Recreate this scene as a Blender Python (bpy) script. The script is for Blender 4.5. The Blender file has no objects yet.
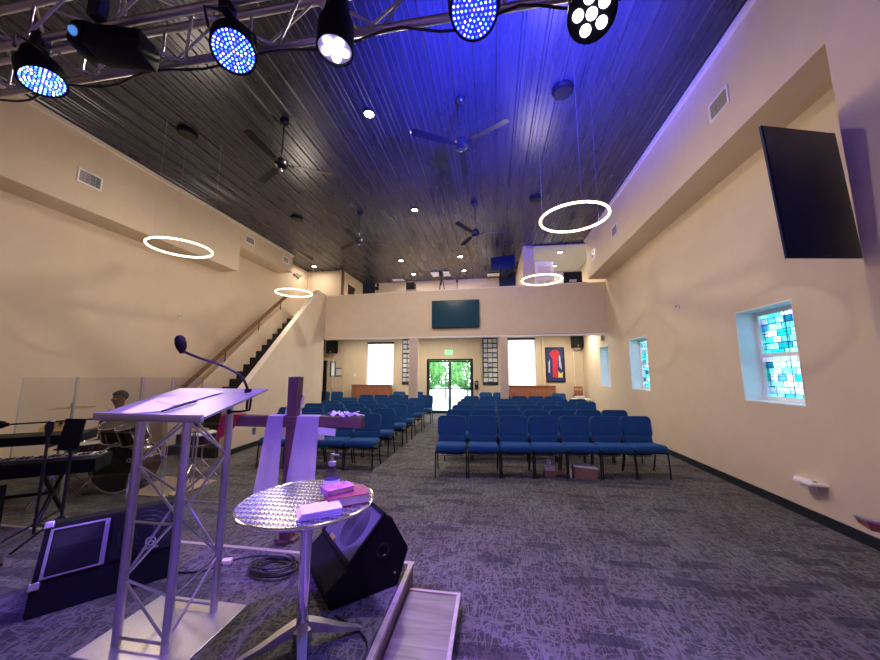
import bpy, bmesh, math, random
from mathutils import Vector, Matrix, Euler, Quaternion
random.seed(7)
PI = math.pi
R = math.radians
C = bpy.context.scene.collection

# ------------------------------------------------------------------ materials
def _mat(name):
    m = bpy.data.materials.new(name); m.use_nodes = True
    nt = m.node_tree
    b = nt.nodes['Principled BSDF'] if 'Principled BSDF' in nt.nodes else None
    return m, nt, b

def N(nt, t, **kw):
    n = nt.nodes.new(t)
    for k, v in kw.items():
        if k in n.inputs: n.inputs[k].default_value = v
        else: setattr(n, k, v)
    return n

def coords(nt, scale=(1, 1, 1), rot=(0, 0, 0)):
    tc = nt.nodes.new('ShaderNodeTexCoord')
    mp = nt.nodes.new('ShaderNodeMapping')
    mp.inputs['Scale'].default_value = scale
    mp.inputs['Rotation'].default_value = rot
    nt.links.new(tc.outputs['Object'], mp.inputs['Vector'])
    return mp.outputs['Vector']

def ramp(nt, fac, stops):
    r = nt.nodes.new('ShaderNodeValToRGB')
    e = r.color_ramp.elements
    while len(e) < len(stops): e.new(0.5)
    for i, (p, c) in enumerate(stops):
        e[i].position = p; e[i].color = (*c, 1) if len(c) == 3 else c
    nt.links.new(fac, r.inputs['Fac'])
    return r.outputs['Color']

def mix(nt, fac, a, b, mode='MIX'):
    n = nt.nodes.new('ShaderNodeMix'); n.data_type = 'RGBA'; n.blend_type = mode
    for s, v in (('Factor', fac), ('A', a), ('B', b)):
        sock = [i for i in n.inputs if i.name == s and (i.type == ('VALUE' if s == 'Factor' else 'RGBA'))][0]
        if isinstance(v, bpy.types.NodeSocket): nt.links.new(v, sock)
        elif s == 'Factor': sock.default_value = v
        else: sock.default_value = (*v, 1)
    return [o for o in n.outputs if o.type == 'RGBA'][0]

def simple(name, col, rough=0.5, metal=0.0, var=0.12, nscale=12, bump=0.0, emis=None, estr=0, coat=0.0, sheen=0.0, spec=None):
    m, nt, b = _mat(name)
    v = coords(nt)
    no = N(nt, 'ShaderNodeTexNoise', Scale=nscale, Detail=3.0)
    nt.links.new(v, no.inputs['Vector'])
    lo = tuple(max(0, c * (1 - var)) for c in col); hi = tuple(min(1, c * (1 + var)) for c in col)
    nt.links.new(ramp(nt, no.outputs['Fac'], [(0.3, lo), (0.7, hi)]), b.inputs['Base Color'])
    b.inputs['Roughness'].default_value = rough
    b.inputs['Metallic'].default_value = metal
    b.inputs['Coat Weight'].default_value = coat
    b.inputs['Sheen Weight'].default_value = sheen
    if spec is not None: b.inputs['Specular IOR Level'].default_value = spec
    if bump:
        bp = N(nt, 'ShaderNodeBump', Strength=bump, Distance=0.01)
        nt.links.new(no.outputs['Fac'], bp.inputs['Height']); nt.links.new(bp.outputs['Normal'], b.inputs['Normal'])
    if emis:
        b.inputs['Emission Color'].default_value = (*emis, 1); b.inputs['Emission Strength'].default_value = estr
    return m

M = {}
M['wall'] = simple('cream_wall_paint', (0.64, 0.52, 0.385), 0.75, var=0.03, nscale=3, bump=0.05)
M['pier'] = simple('stage_wall_paint', (0.64, 0.51, 0.42), 0.75, var=0.03, nscale=3, bump=0.05)
M['trim'] = simple('pale_trim_paint', (0.78, 0.7, 0.6), 0.5, var=0.03)
M['white'] = simple('white_paint', (0.85, 0.85, 0.86), 0.45, var=0.03)
M['greyceil'] = simple('grey_ceiling_paint', (0.5, 0.52, 0.48), 0.8, var=0.04)
M['navy'] = simple('navy_wall_paint', (0.012, 0.02, 0.05), 0.5, var=0.1)
M['base'] = simple('black_vinyl_base', (0.008, 0.012, 0.02), 0.45)
M['black'] = simple('black_plastic', (0.007, 0.007, 0.009), 0.4, spec=0.25)
M['blackm'] = simple('black_matte', (0.006, 0.006, 0.008), 0.6, spec=0.12)
M['blackmetal'] = simple('black_enamel', (0.015, 0.015, 0.018), 0.3, 0.3)
M['frame'] = simple('dark_chair_frame', (0.02, 0.025, 0.03), 0.4, 0.5)
M['alu'] = simple('brushed_aluminium', (0.62, 0.6, 0.64), 0.32, 0.9, var=0.06, nscale=40)
M['satin'] = simple('satin_aluminium', (0.45, 0.43, 0.47), 0.3, 0.75, var=0.05, nscale=30)
M['plate'] = simple('brushed_plate', (0.30, 0.27, 0.33), 0.33, 0.7, var=0.06, nscale=40)
M['chrome'] = simple('chrome', (0.8, 0.8, 0.82), 0.12, 1.0, var=0.03)
M['brass'] = simple('cymbal_brass', (0.55, 0.42, 0.2), 0.28, 1.0, var=0.1)
M['tv'] = simple('dark_screen', (0.004, 0.012, 0.07), 0.3, var=0.2, nscale=2, spec=0.2)
M['tvteal'] = simple('teal_dark_screen', (0.008, 0.05, 0.085), 0.18, var=0.1, nscale=2)
M['red'] = simple('red_cloth', (0.35, 0.015, 0.03), 0.8)
M['lilac'] = simple('lilac_cloth', (0.70, 0.60, 0.86), 0.85, var=0.06, nscale=60, bump=0.1, sheen=0.2)
M['napkin'] = simple('pale_napkin_cloth', (0.62, 0.55, 0.8), 0.85, var=0.05, nscale=60, bump=0.1)
M['paper'] = simple('white_paper', (0.66, 0.65, 0.68), 0.6, var=0.02)
M['card'] = simple('cardboard', (0.3, 0.17, 0.11), 0.8)
M['tan'] = simple('tan_board', (0.42, 0.32, 0.23), 0.6)
M['skin'] = simple('brown_skin', (0.2, 0.1, 0.06), 0.55, var=0.05)
M['hair'] = simple('black_hair', (0.012, 0.01, 0.009), 0.7, var=0.3, nscale=80, bump=0.5)
M['eye'] = simple('eye', (0.6, 0.6, 0.6), 0.3)
M['denim'] = simple('dark_trousers', (0.02, 0.022, 0.035), 0.8)
M['grille'] = simple('speaker_grille_cloth', (0.10, 0.09, 0.13), 0.75, bump=0.2, nscale=200, spec=0.2)
M['cab'] = simple('speaker_cabinet_black', (0.006, 0.006, 0.009), 0.6, bump=0.2, nscale=150, spec=0.12)
M['gold'] = simple('gold_badge', (0.65, 0.48, 0.2), 0.35, 0.8)
M['bookred'] = simple('maroon_book_cover', (0.22, 0.02, 0.05), 0.45, bump=0.15, nscale=80)
M['pages'] = simple('book_pages', (0.7, 0.62, 0.5), 0.7)
M['rub'] = simple('rubber_cable', (0.008, 0.008, 0.01), 0.5)
M['drumshell'] = simple('dark_wine_drum_shell', (0.045, 0.012, 0.02), 0.25, coat=0.5)
M['drumhead'] = simple('black_drum_head', (0.012, 0.012, 0.018), 0.3)
M['drumwhite'] = simple('white_drum_head', (0.6, 0.58, 0.56), 0.5)
M['bluefab'] = None
M['leafw'] = simple('bark', (0.12, 0.08, 0.05), 0.9)
M['pave'] = simple('concrete_paving', (0.62, 0.6, 0.57), 0.85, bump=0.1, nscale=4)
M['shade'] = simple('white_roller_shade', (0.9, 0.9, 0.86), 0.7, var=0.01)
M['exit'] = simple('green_exit_letters', (0.02, 0.6, 0.25), 0.4, emis=(0.05, 1.0, 0.4), estr=1.5)
M['exitface'] = simple('exit_sign_face', (0.55, 0.75, 0.6), 0.5, emis=(0.1, 0.9, 0.35), estr=0.25)
M['ring'] = simple('ring_diffuser', (1, 0.9, 0.75), 0.5, emis=(1.0, 0.78, 0.48), estr=5, var=0.0)
M['lamp'] = simple('downlight_lens', (1, 0.95, 0.85), 0.5, emis=(1.0, 0.90, 0.70), estr=40, var=0.0)
M['ledB'] = simple('blue_led', (0.3, 0.5, 1), 0.4, emis=(0.03, 0.08, 1.0), estr=5, var=0.0)
M['ledC'] = simple('cyan_led', (0.6, 0.9, 1), 0.4, emis=(0.25, 0.8, 1.0), estr=3, var=0.0)
M['ledW'] = simple('white_led', (1, 0.95, 1), 0.4, emis=(0.85, 0.8, 1.0), estr=5, var=0.0)
M['ledR'] = simple('red_led', (1, 0.5, 0.5), 0.4, emis=(1.0, 0.35, 0.5), estr=3, var=0.0)
M['ledface'] = simple('deep_blue_fixture_face', (0.02, 0.02, 0.4), 0.4, emis=(0.01, 0.01, 1.0), estr=1.8, var=0.0)
M['ledsil'] = simple('pale_fixture_face', (0.7, 0.65, 0.85), 0.35)
M['lens'] = simple('blue_glass_lens', (0.15, 0.4, 0.8), 0.08, emis=(0.1, 0.4, 1.0), estr=0.6, coat=1)

def fabric():
    m, nt, b = _mat('blue_chair_fabric')
    v = coords(nt, (1, 1, 1))
    n1 = N(nt, 'ShaderNodeTexNoise', Scale=160.0, Detail=2.0); nt.links.new(v, n1.inputs['Vector'])
    n2 = N(nt, 'ShaderNodeTexNoise', Scale=3.0, Detail=2.0); nt.links.new(v, n2.inputs['Vector'])
    c1 = ramp(nt, n1.outputs['Fac'], [(0.3, (0.001, 0.036, 0.17)), (0.7, (0.002, 0.085, 0.28))])
    c2 = ramp(nt, n2.outputs['Fac'], [(0.3, (0.8, 0.85, 0.9)), (0.7, (1, 1, 1))])
    nt.links.new(mix(nt, 1.0, c1, c2, 'MULTIPLY'), b.inputs['Base Color'])
    b.inputs['Roughness'].default_value = 0.85
    b.inputs['Sheen Weight'].default_value = 0.12
    b.inputs['Sheen Tint'].default_value = (0.1, 0.5, 1, 1)
    bp = N(nt, 'ShaderNodeBump', Strength=0.25, Distance=0.003)
    nt.links.new(n1.outputs['Fac'], bp.inputs['Height']); nt.links.new(bp.outputs['Normal'], b.inputs['Normal'])
    return m
M['bluefab'] = fabric()
M['piping'] = simple('lighter_blue_piping', (0.01, 0.12, 0.26), 0.7)

def carpet():
    m, nt, b = _mat('patterned_carpet')
    L = nt.links.new
    v = coords(nt)
    out = None
    masks = []
    for sc, st, rot in ((21, (1.0, 0.28, 1), 0.5), (19, (0.30, 1.0, 1), -0.5), (20, (0.8, 0.25, 1), 1.2)):
        vv = coords(nt, st, (0, 0, rot))
        no = N(nt, 'ShaderNodeTexNoise', Scale=float(sc), Detail=1.5, Distortion=0.9); L(vv, no.inputs['Vector'])
        s = N(nt, 'ShaderNodeMath', operation='SUBTRACT'); L(no.outputs['Fac'], s.inputs[0]); s.inputs[1].default_value = 0.5
        a = N(nt, 'ShaderNodeMath', operation='ABSOLUTE'); L(s.outputs[0], a.inputs[0])
        masks.append(ramp(nt, a.outputs[0], [(0.0, (1, 1, 1)), (0.02, (0.7, 0.7, 0.7)), (0.045, (0, 0, 0))]))
    mx = mix(nt, 1.0, masks[0], masks[1], 'LIGHTEN'); mx = mix(nt, 1.0, mx, masks[2], 'LIGHTEN')
    # dark planks
    vb = coords(nt, (1, 1, 1), (0, 0, 0.0))
    nd = N(nt, 'ShaderNodeTexNoise', Scale=2.5, Detail=2.0); L(v, nd.inputs['Vector'])
    md = N(nt, 'ShaderNodeVectorMath', operation='SCALE'); L(nd.outputs['Color'], md.inputs[0]); md.inputs['Scale'].default_value = 0.12
    ad = N(nt, 'ShaderNodeVectorMath', operation='ADD'); L(vb, ad.inputs[0]); L(md.outputs[0], ad.inputs[1])
    br = N(nt, 'ShaderNodeTexBrick', Scale=1.0, offset=0.37)
    br.inputs['Color1'].default_value = (0, 0, 0, 1); br.inputs['Color2'].default_value = (1, 1, 1, 1)
    br.inputs['Mortar Size'].default_value = 0.0; br.inputs['Brick Width'].default_value = 0.34; br.inputs['Row Height'].default_value = 0.10
    L(ad.outputs[0], br.inputs['Vector'])
    dk = ramp(nt, br.outputs['Color'], [(0.0, (1, 1, 1)), (0.13, (1, 1, 1)), (0.14, (0, 0, 0))])
    big = N(nt, 'ShaderNodeTexNoise', Scale=1.3, Detail=2.0); L(v, big.inputs['Vector'])
    basec = ramp(nt, big.outputs['Fac'], [(0.35, (0.030, 0.025, 0.028)), (0.65, (0.050, 0.046, 0.047))])
    linec = ramp(nt, big.outputs['Fac'], [(0.35, (0.125, 0.105, 0.105)), (0.65, (0.16, 0.15, 0.15))])
    c = mix(nt, mx, basec, linec)
    darkc = ramp(nt, br.outputs['Color'], [(0.02, (0.012, 0.014, 0.028)), (0.14, (0.03, 0.012, 0.018))])
    fd = N(nt, 'ShaderNodeMath', operation='MULTIPLY'); L(dk, fd.inputs[0]); fd.inputs[1].default_value = 0.6
    c = mix(nt, fd.outputs[0], c, darkc)
    L(c, b.inputs['Base Color'])
    b.inputs['Roughness'].default_value = 0.9
    bp = N(nt, 'ShaderNodeBump', Strength=0.35, Distance=0.004); L(mx, bp.inputs['Height']); L(bp.outputs['Normal'], b.inputs['Normal'])
    return m
M['carpet'] = carpet()

def wood(name, c1, c2, scale=(1, 12, 12), rough=0.4):
    m, nt, b = _mat(name)
    v = coords(nt, scale)
    no = N(nt, 'ShaderNodeTexNoise', Scale=3.0, Detail=5.0, Distortion=0.6); nt.links.new(v, no.inputs['Vector'])
    nt.links.new(ramp(nt, no.outputs['Fac'], [(0.3, c1), (0.7, c2)]), b.inputs['Base Color'])
    b.inputs['Roughness'].default_value = rough
    bp = N(nt, 'ShaderNodeBump', Strength=0.15, Distance=0.003)
    nt.links.new(no.outputs['Fac'], bp.inputs['Height']); nt.links.new(bp.outputs['Normal'], b.inputs['Normal'])
    return m
M['woodrail'] = wood('brown_handrail_wood', (0.10, 0.05, 0.025), (0.2, 0.10, 0.045), (12, 1, 12))
M['woodred'] = wood('reddish_wood', (0.25, 0.085, 0.045), (0.38, 0.15, 0.08), (12, 12, 1))
M['woodcross'] = wood('dark_rough_timber', (0.07, 0.028, 0.035), (0.16, 0.075, 0.075), (10, 10, 1.5), 0.7)
M['woodarm'] = wood('dark_rough_timber_arm', (0.07, 0.028, 0.035), (0.16, 0.075, 0.075), (1.5, 10, 10), 0.7)
M['woodstep'] = wood('plank_vinyl', (0.10, 0.075, 0.085), (0.22, 0.17, 0.18), (1, 9, 9), 0.35)
M['woodside'] = wood('stage_side_wood', (0.10, 0.07, 0.07), (0.18, 0.13, 0.12), (9, 1, 9), 0.45)
M['nosing'] = wood('step_nosing', (0.35, 0.28, 0.24), (0.5, 0.42, 0.36), (1, 5, 5), 0.35)
M['stairdark'] = simple('dark_stair_carpet', (0.02, 0.017, 0.016), 0.9, bump=0.3, nscale=60)

def ceiling_mat():
    m, nt, b = _mat('black_ribbed_metal')
    v = coords(nt, (1, 0.15, 1))
    no = N(nt, 'ShaderNodeTexNoise', Scale=5.0, Detail=3.0); nt.links.new(v, no.inputs['Vector'])
    nt.links.new(ramp(nt, no.outputs['Fac'], [(0.3, (0.034, 0.034, 0.055)), (0.7, (0.046, 0.046, 0.072))]), b.inputs['Base Color'])
    nt.links.new(ramp(nt, no.outputs['Fac'], [(0.3, (0.25, 0.25, 0.25)), (0.7, (0.31, 0.31, 0.31))]), b.inputs['Roughness'])
    b.inputs['Metallic'].default_value = 0.45
    b.inputs['Specular IOR Level'].default_value = 0.8
    return m
M['ceil'] = ceiling_mat()

def tabletop():
    m, nt, b = _mat('stamped_steel_tabletop')
    L = nt.links.new
    v = coords(nt)
    w1 = N(nt, 'ShaderNodeTexWave', Scale=13.0, Distortion=0.0); w1.wave_type = 'BANDS'; w1.bands_direction = 'X'; w1.wave_profile = 'TRI'
    L(v, w1.inputs['Vector'])
    sep = N(nt, 'ShaderNodeSeparateXYZ'); L(v, sep.inputs[0])
    a = N(nt, 'ShaderNodeMath', operation='MULTIPLY'); L(sep.outputs['Y'], a.inputs[0]); a.inputs[1].default_value = 20.0
    s = N(nt, 'ShaderNodeMath', operation='MULTIPLY_ADD'); L(w1.outputs['Fac'], s.inputs[0]); s.inputs[1].default_value = 0.35; L(a.outputs[0], s.inputs[2])
    f = N(nt, 'ShaderNodeMath', operation='FRACT'); L(s.outputs[0], f.inputs[0])
    bp = N(nt, 'ShaderNodeBump', Strength=0.9, Distance=0.012)
    r = ramp(nt, f.outputs[0], [(0.0, (0, 0, 0)), (0.25, (1, 1, 1)), (0.6, (1, 1, 1)), (0.75, (0, 0, 0))])
    L(r, bp.inputs['Height']); L(bp.outputs['Normal'], b.inputs['Normal'])
    L(ramp(nt, f.outputs[0], [(0.0, (0.35, 0.32, 0.36)), (0.3, (0.85, 0.83, 0.86)), (0.6, (0.85, 0.83, 0.86)), (0.8, (0.35, 0.32, 0.36))]), b.inputs['Base Color'])
    b.inputs['Metallic'].default_value = 1.0; b.inputs['Roughness'].default_value = 0.24
    return m
M['steeltop'] = tabletop()

def clear(name, tint=(1, 1, 1), gloss=0.06, rough=0.03, extra=None):
    m = bpy.data.materials.new(name); m.use_nodes = True
    nt = m.node_tree; nt.nodes.clear()
    o = nt.nodes.new('ShaderNodeOutputMaterial')
    t = nt.nodes.new('ShaderNodeBsdfTransparent'); g = nt.nodes.new('ShaderNodeBsdfGlossy'); mx = nt.nodes.new('ShaderNodeMixShader')
    t.inputs['Color'].default_value = (*tint, 1); g.inputs['Roughness'].default_value = rough
    mx.inputs['Fac'].default_value = gloss
    nt.links.new(t.outputs[0], mx.inputs[1]); nt.links.new(g.outputs[0], mx.inputs[2]); nt.links.new(mx.outputs[0], o.inputs['Surface'])
    if extra: extra(nt, t, g)
    return m
M['glass'] = clear('clear_glass', (0.95, 0.98, 0.97))
M['acrylic'] = clear('clear_acrylic_panel', (0.93, 0.94, 0.95), 0.05)
M['acredge'] = clear('acrylic_edge', (0.95, 0.95, 0.95), 0.45, 0.5)
M['gel'] = clear('lilac_sanitiser_gel', (0.72, 0.68, 0.92), 0.12, 0.08)

def frosted():
    m = bpy.data.materials.new('white_window_shade'); m.use_nodes = True
    nt = m.node_tree; nt.nodes.clear(); o = nt.nodes.new('ShaderNodeOutputMaterial')
    t = nt.nodes.new('ShaderNodeBsdfTranslucent'); t.inputs['Color'].default_value = (.97, .97, .95, 1)
    nt.links.new(t.outputs[0], o.inputs['Surface']); return m
M['frost'] = frosted()
def stained():
    def ex(nt, t, g):
        L = nt.links.new
        tc = nt.nodes.new('ShaderNodeTexCoord'); mp = nt.nodes.new('ShaderNodeMapping')
        L(tc.outputs['Object'], mp.inputs['Vector'])
        sep = N(nt, 'ShaderNodeSeparateXYZ'); L(mp.outputs[0], sep.inputs[0])
        cmb = N(nt, 'ShaderNodeCombineXYZ'); L(sep.outputs['Y'], cmb.inputs['X']); L(sep.outputs['Z'], cmb.inputs['Y'])
        br = N(nt, 'ShaderNodeTexBrick', Scale=1.0, offset=0.4, squash=0.6, squash_frequency=3)
        br.inputs['Color1'].default_value = (0, 0, 0, 1); br.inputs['Color2'].default_value = (1, 1, 1, 1); br.inputs['Mortar'].default_value = (0.5, 0.5, 0.5, 1)
        br.inputs['Mortar Size'].default_value = 0.004; br.inputs['Brick Width'].default_value = 0.21; br.inputs['Row Height'].default_value = 0.085
        L(cmb.outputs[0], br.inputs['Vector'])
        col = ramp(nt, br.outputs['Color'], [(0.0, (0.06, 0.25, 0.38)), (0.12, (0.06, 0.62, 0.62)), (0.3, (0.6, 0.85, 0.88)), (0.45, (0.12, 0.75, 0.75)), (0.6, (0.5, 0.9, 0.8)), (0.75, (0.75, 0.75, 0.95)), (1.0, (0.10, 0.45, 0.65))])
        no = N(nt, 'ShaderNodeTexNoise', Scale=14.0, Detail=3.0); L(cmb.outputs[0], no.inputs['Vector'])
        col = mix(nt, 0.45, col, ramp(nt, no.outputs['Fac'], [(0.38, (0.35, 0.55, 0.65)), (0.6, (1, 1, 1))]), 'MULTIPLY')
        col = mix(nt, br.outputs['Fac'], col, (0.02, 0.04, 0.06))
        L(col, t.inputs['Color'])
    return clear('teal_stained_glass', gloss=0.04, rough=0.1, extra=ex)
M['stained'] = stained()

def camo():
    m, nt, b = _mat('camouflage_shirt')
    v = coords(nt); no = N(nt, 'ShaderNodeTexNoise', Scale=14.0, Detail=2.0); nt.links.new(v, no.inputs['Vector'])
    r = ramp(nt, no.outputs['Fac'], [(0.0, (0.03, 0.03, 0.02)), (0.45, (0.14, 0.10, 0.06)), (0.55, (0.05, 0.055, 0.035)), (0.62, (0.2, 0.15, 0.1))])
    nt.nodes[-1].color_ramp.interpolation = 'CONSTANT' if hasattr(nt.nodes[-1], 'color_ramp') else None
    nt.links.new(r, b.inputs['Base Color']); b.inputs['Roughness'].default_value = 0.85
    return m
try: M['camo'] = camo()
except Exception: M['camo'] = simple('camouflage_shirt', (0.1, 0.08, 0.05), 0.85, var=0.6)

def sleeve_art():
    m, nt, b = _mat('purple_cover')
    v = coords(nt); no = N(nt, 'ShaderNodeTexNoise', Scale=30.0, Detail=3.0); nt.links.new(v, no.inputs['Vector'])
    nt.links.new(ramp(nt, no.outputs['Fac'], [(0.35, (0.28, 0.03, 0.22)), (0.6, (0.5, 0.2, 0.42))]), b.inputs['Base Color']); b.inputs['Roughness'].default_value = 0.35
    return m
M['bookpurple'] = sleeve_art()
def leafm():
    m, nt, b = _mat('green_leaves')
    oi = N(nt, 'ShaderNodeTexNoise', Scale=1.2); nt.links.new(coords(nt), oi.inputs['Vector'])
    nt.links.new(ramp(nt, oi.outputs['Fac'], [(0.35, (0.05, 0.22, 0.05)), (0.65, (0.25, 0.6, 0.2))]), b.inputs['Base Color']); b.inputs['Roughness'].default_value = 0.6
    return m
M['leaf'] = leafm()

# ------------------------------------------------------------------ mesh helpers
def bx(bm, c, s, rot=None, bev=0.0):
    """box centred at c with full size s"""
    r = bmesh.ops.create_cube(bm, size=1.0)
    vs = r['verts']
    mt = Matrix.Translation(Vector(c)) @ (rot.to_4x4() if rot is not None else Matrix.Identity(4)) @ Matrix.Diagonal((s[0], s[1], s[2], 1))
    bmesh.ops.transform(bm, matrix=mt, verts=vs)
    if bev:
        es = set()
        for v in vs: es.update(v.link_edges)
        bmesh.ops.bevel(bm, geom=list(es), offset=bev, segments=2, affect='EDGES', profile=0.6)
def b2(bm, lo, hi, bev=0.0):
    bx(bm, [(a + b) / 2 for a, b in zip(lo, hi)], [abs(b - a) for a, b in zip(lo, hi)], bev=bev)
def cyl(bm, p0, p1, r0, r1=None, n=12, caps=True):
    p0, p1 = Vector(p0), Vector(p1); r1 = r0 if r1 is None else r1
    d = p1 - p0; q = d.to_track_quat('Z', 'Y').to_matrix().to_4x4()
    mt = Matrix.Translation((p0 + p1) / 2) @ q
    bmesh.ops.create_cone(bm, cap_ends=caps, cap_tris=False, segments=n, radius1=r0, radius2=max(r1, 1e-5), depth=d.length, matrix=mt)
def tube(bm, pts, r, n=8, closed=False):
    pts = [Vector(p) for p in pts]; rings = []; m = len(pts)
    prev = None
    for i, p in enumerate(pts):
        a = pts[(i - 1) % m] if (closed or i > 0) else p
        b = pts[(i + 1) % m] if (closed or i < m - 1) else p
        t = (b - a).normalized()
        if prev is None:
            u = t.orthogonal().normalized()
        else:
            u = (prev - t * prev.dot(t)).normalized()
        prev = u; w = t.cross(u)
        rr = r[i] if isinstance(r, (list, tuple)) else r
        rings.append([bm.verts.new(p + (u * math.cos(2 * PI * k / n) + w * math.sin(2 * PI * k / n)) * rr) for k in range(n)])
    for i in range(m if closed else m - 1):
        A, B = rings[i], rings[(i + 1) % m]
        off = 0
        if closed and i == m - 1:
            off = min(range(n), key=lambda o: (A[0].co - B[o].co).length)
        for k in range(n):
            bm.faces.new((A[k], A[(k + 1) % n], B[(k + 1 + off) % n], B[(k + off) % n]))
    if not closed:
        bm.faces.new(list(reversed(rings[0]))); bm.faces.new(rings[-1])
def lathe(bm, prof, n=24, mt=None, caps=True):
    rings = []
    for (r, z) in prof:
        rings.append([bm.verts.new((r * math.cos(2 * PI * k / n), r * math.sin(2 * PI * k / n), z)) for k in range(n)])
    for A, B in zip(rings, rings[1:]):
        for k in range(n): bm.faces.new((A[k], A[(k + 1) % n], B[(k + 1) % n], B[k]))
    if caps: bm.faces.new(list(reversed(rings[0]))); bm.faces.new(rings[-1])
    if mt is not None: bmesh.ops.transform(bm, matrix=mt, verts=[v for r_ in rings for v in r_])
def prism(bm, poly, d):
    """extrude planar polygon (3D pts) by vector d"""
    d = Vector(d)
    A = [bm.verts.new(Vector(p)) for p in poly]; B = [bm.verts.new(Vector(p) + d) for p in poly]
    n = len(A)
    bm.faces.new(list(reversed(A))); bm.faces.new(B)
    for i in range(n): bm.faces.new((A[i], A[(i + 1) % n], B[(i + 1) % n], B[i]))
def hexa(bm, p):
    """8 pts: bottom 4 (ccw), top 4"""
    v = [bm.verts.new(q) for q in p]
    for f in ((3, 2, 1, 0), (4, 5, 6, 7), (0, 1, 5, 4), (1, 2, 6, 5), (2, 3, 7, 6), (3, 0, 4, 7)): bm.faces.new([v[i] for i in f])

def obj(name, bm, m, parent=None, smooth=False, loc=None):
    bmesh.ops.recalc_face_normals(bm, faces=bm.faces)
    me = bpy.data.meshes.new(name); bm.to_mesh(me); bm.free()
    ms = m if isinstance(m, (list, tuple)) else [m]
    for q in ms: me.materials.append(M[q] if isinstance(q, str) else q)
    if smooth:
        for p in me.polygons: p.use_smooth = True
        try: me.set_sharp_from_angle(angle=R(40))
        except Exception: pass
    o = bpy.data.objects.new(name, me); C.objects.link(o)
    if parent: o.parent = parent
    if loc: o.location = loc
    return o
def B(): return bmesh.new()
def thing(name, label, cat, loc=(0, 0, 0), rz=0.0, group=None):
    o = bpy.data.objects.new(name, None); C.objects.link(o)
    o.empty_display_size = 0.1
    o.location = loc; o.rotation_euler = (0, 0, rz); o['label'] = label; o['category'] = cat
    if group: o['group'] = group
    return o
def tag(o, label, cat, group=None):
    o['label'] = label; o['category'] = cat
    if group: o['group'] = group
    return o
def struct(name, bm, m, parent=None, smooth=False):
    o = obj(name, bm, m, parent, smooth)
    if parent is None: o['kind'] = 'structure'
    return o
def dup(root, loc, rz, label, group=None):
    def rec(o, par):
        c = o.copy(); C.objects.link(c); c.parent = par
        for ch in [x for x in KIDS.get(o.name, [])] or list(o.children): rec(ch, c)
        return c
    r = root.copy(); C.objects.link(r); r.location = loc; r.rotation_euler = (0, 0, rz); r['label'] = label
    if group: r['group'] = group
    for ch in list(root.children): rec(ch, r)
    return r
KIDS = {}
def text_mesh(name, s, size, mt, m, parent=None, depth=0.002):
    cu = bpy.data.curves.new(name, 'FONT'); cu.body = s; cu.size = size; cu.extrude = depth; cu.align_x = 'CENTER'; cu.align_y = 'CENTER'
    t = bpy.data.objects.new(name + '_t', cu); C.objects.link(t)
    bpy.context.view_layer.update()
    me = bpy.data.meshes.new_from_object(t.evaluated_get(bpy.context.evaluated_depsgraph_get()))
    bpy.data.objects.remove(t)
    me.transform(mt); me.materials.clear(); me.materials.append(M[m])
    o = bpy.data.objects.new(name, me); C.objects.link(o)
    if parent: o.parent = parent
    return o

# ------------------------------------------------------------------ room shell
XL, XR = -7.5, 3.5
YB = 10.65          # balcony front
YF = 13.75          # far wall (ground floor)
YU = 14.35          # far wall (upper floor)
ZC = 5.83
YN = -2.2           # wall behind the stage
bm = B(); b2(bm, (XL - .2, YN - .2, -0.1), (XR + .5, 14.6, 0)); struct('floor', bm, 'carpet')

# ribbed metal ceiling
bm = B()
prof = []
x = XL; pitch = 0.3048
while x < XR + 0.3:
    zz = ZC
    prof += [(x, zz), (x + 0.018, zz - 0.022), (x + 0.045, zz - 0.022), (x + 0.063, zz)]
    for o_ in (0.115, 0.19):
        prof += [(x + o_, zz), (x + o_ + 0.008, zz - 0.007), (x + o_ + 0.022, zz - 0.007), (x + o_ + 0.03, zz)]
    x += pitch
rowA = [bm.verts.new((a, YN, b)) for a, b in prof]; rowB = [bm.verts.new((a, 14.6, b)) for a, b in prof]
for i in range(len(prof) - 1): bm.faces.new((rowA[i], rowB[i], rowB[i + 1], rowA[i + 1]))
top = [bm.verts.new((XL - .2, YN, ZC + 0.1)), bm.verts.new((XR + .5, YN, ZC + .1)), bm.verts.new((XR + .5, 14.6, ZC + .1)), bm.verts.new((XL - .2, 14.6, ZC + .1))]
bm.faces.new(top)
struct('ceiling', bm, 'ceil')

# right wall with three deep window openings
WINS = [(4.42, 5.35, 1.25, 2.50), (8.20, 9.20, 1.24, 2.50), (10.75, 11.60, 1.24, 2.50)]
def wall_with_holes(bm, y0, y1, z0, z1, holes, x0, x1):
    ys = sorted(set([y0, y1] + [h[0] for h in holes] + [h[1] for h in holes]))
    for a, b in zip(ys, ys[1:]):
        hs = [h for h in holes if h[0] <= a and h[1] >= b]
        if hs:
            h = hs[0]; b2(bm, (x0, a, z0), (x1, b, h[2])); b2(bm, (x0, a, h[3]), (x1, b, z1))
        else: b2(bm, (x0, a, z0), (x1, b, z1))
bm = B(); wall_with_holes(bm, YN, 14.6, 0, ZC, WINS, XR, XR + 0.38); struct('wall_right', bm, 'wall')
bm = B(); b2(bm, (XL - .2, YN, 0), (XL, 14.6, ZC)); struct('wall_left', bm, 'wall')
bm = B(); b2(bm, (XL - .2, YN - .2, 0), (XR + .38, YN, ZC)); struct('wall_stage', bm, 'wall')
# stage-side pier on the right
bm = B(); b2(bm, (2.95, YN, 0), (XR, 3.05, ZC - 0.03)); struct('wall_pier', bm, 'pier')
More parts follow.
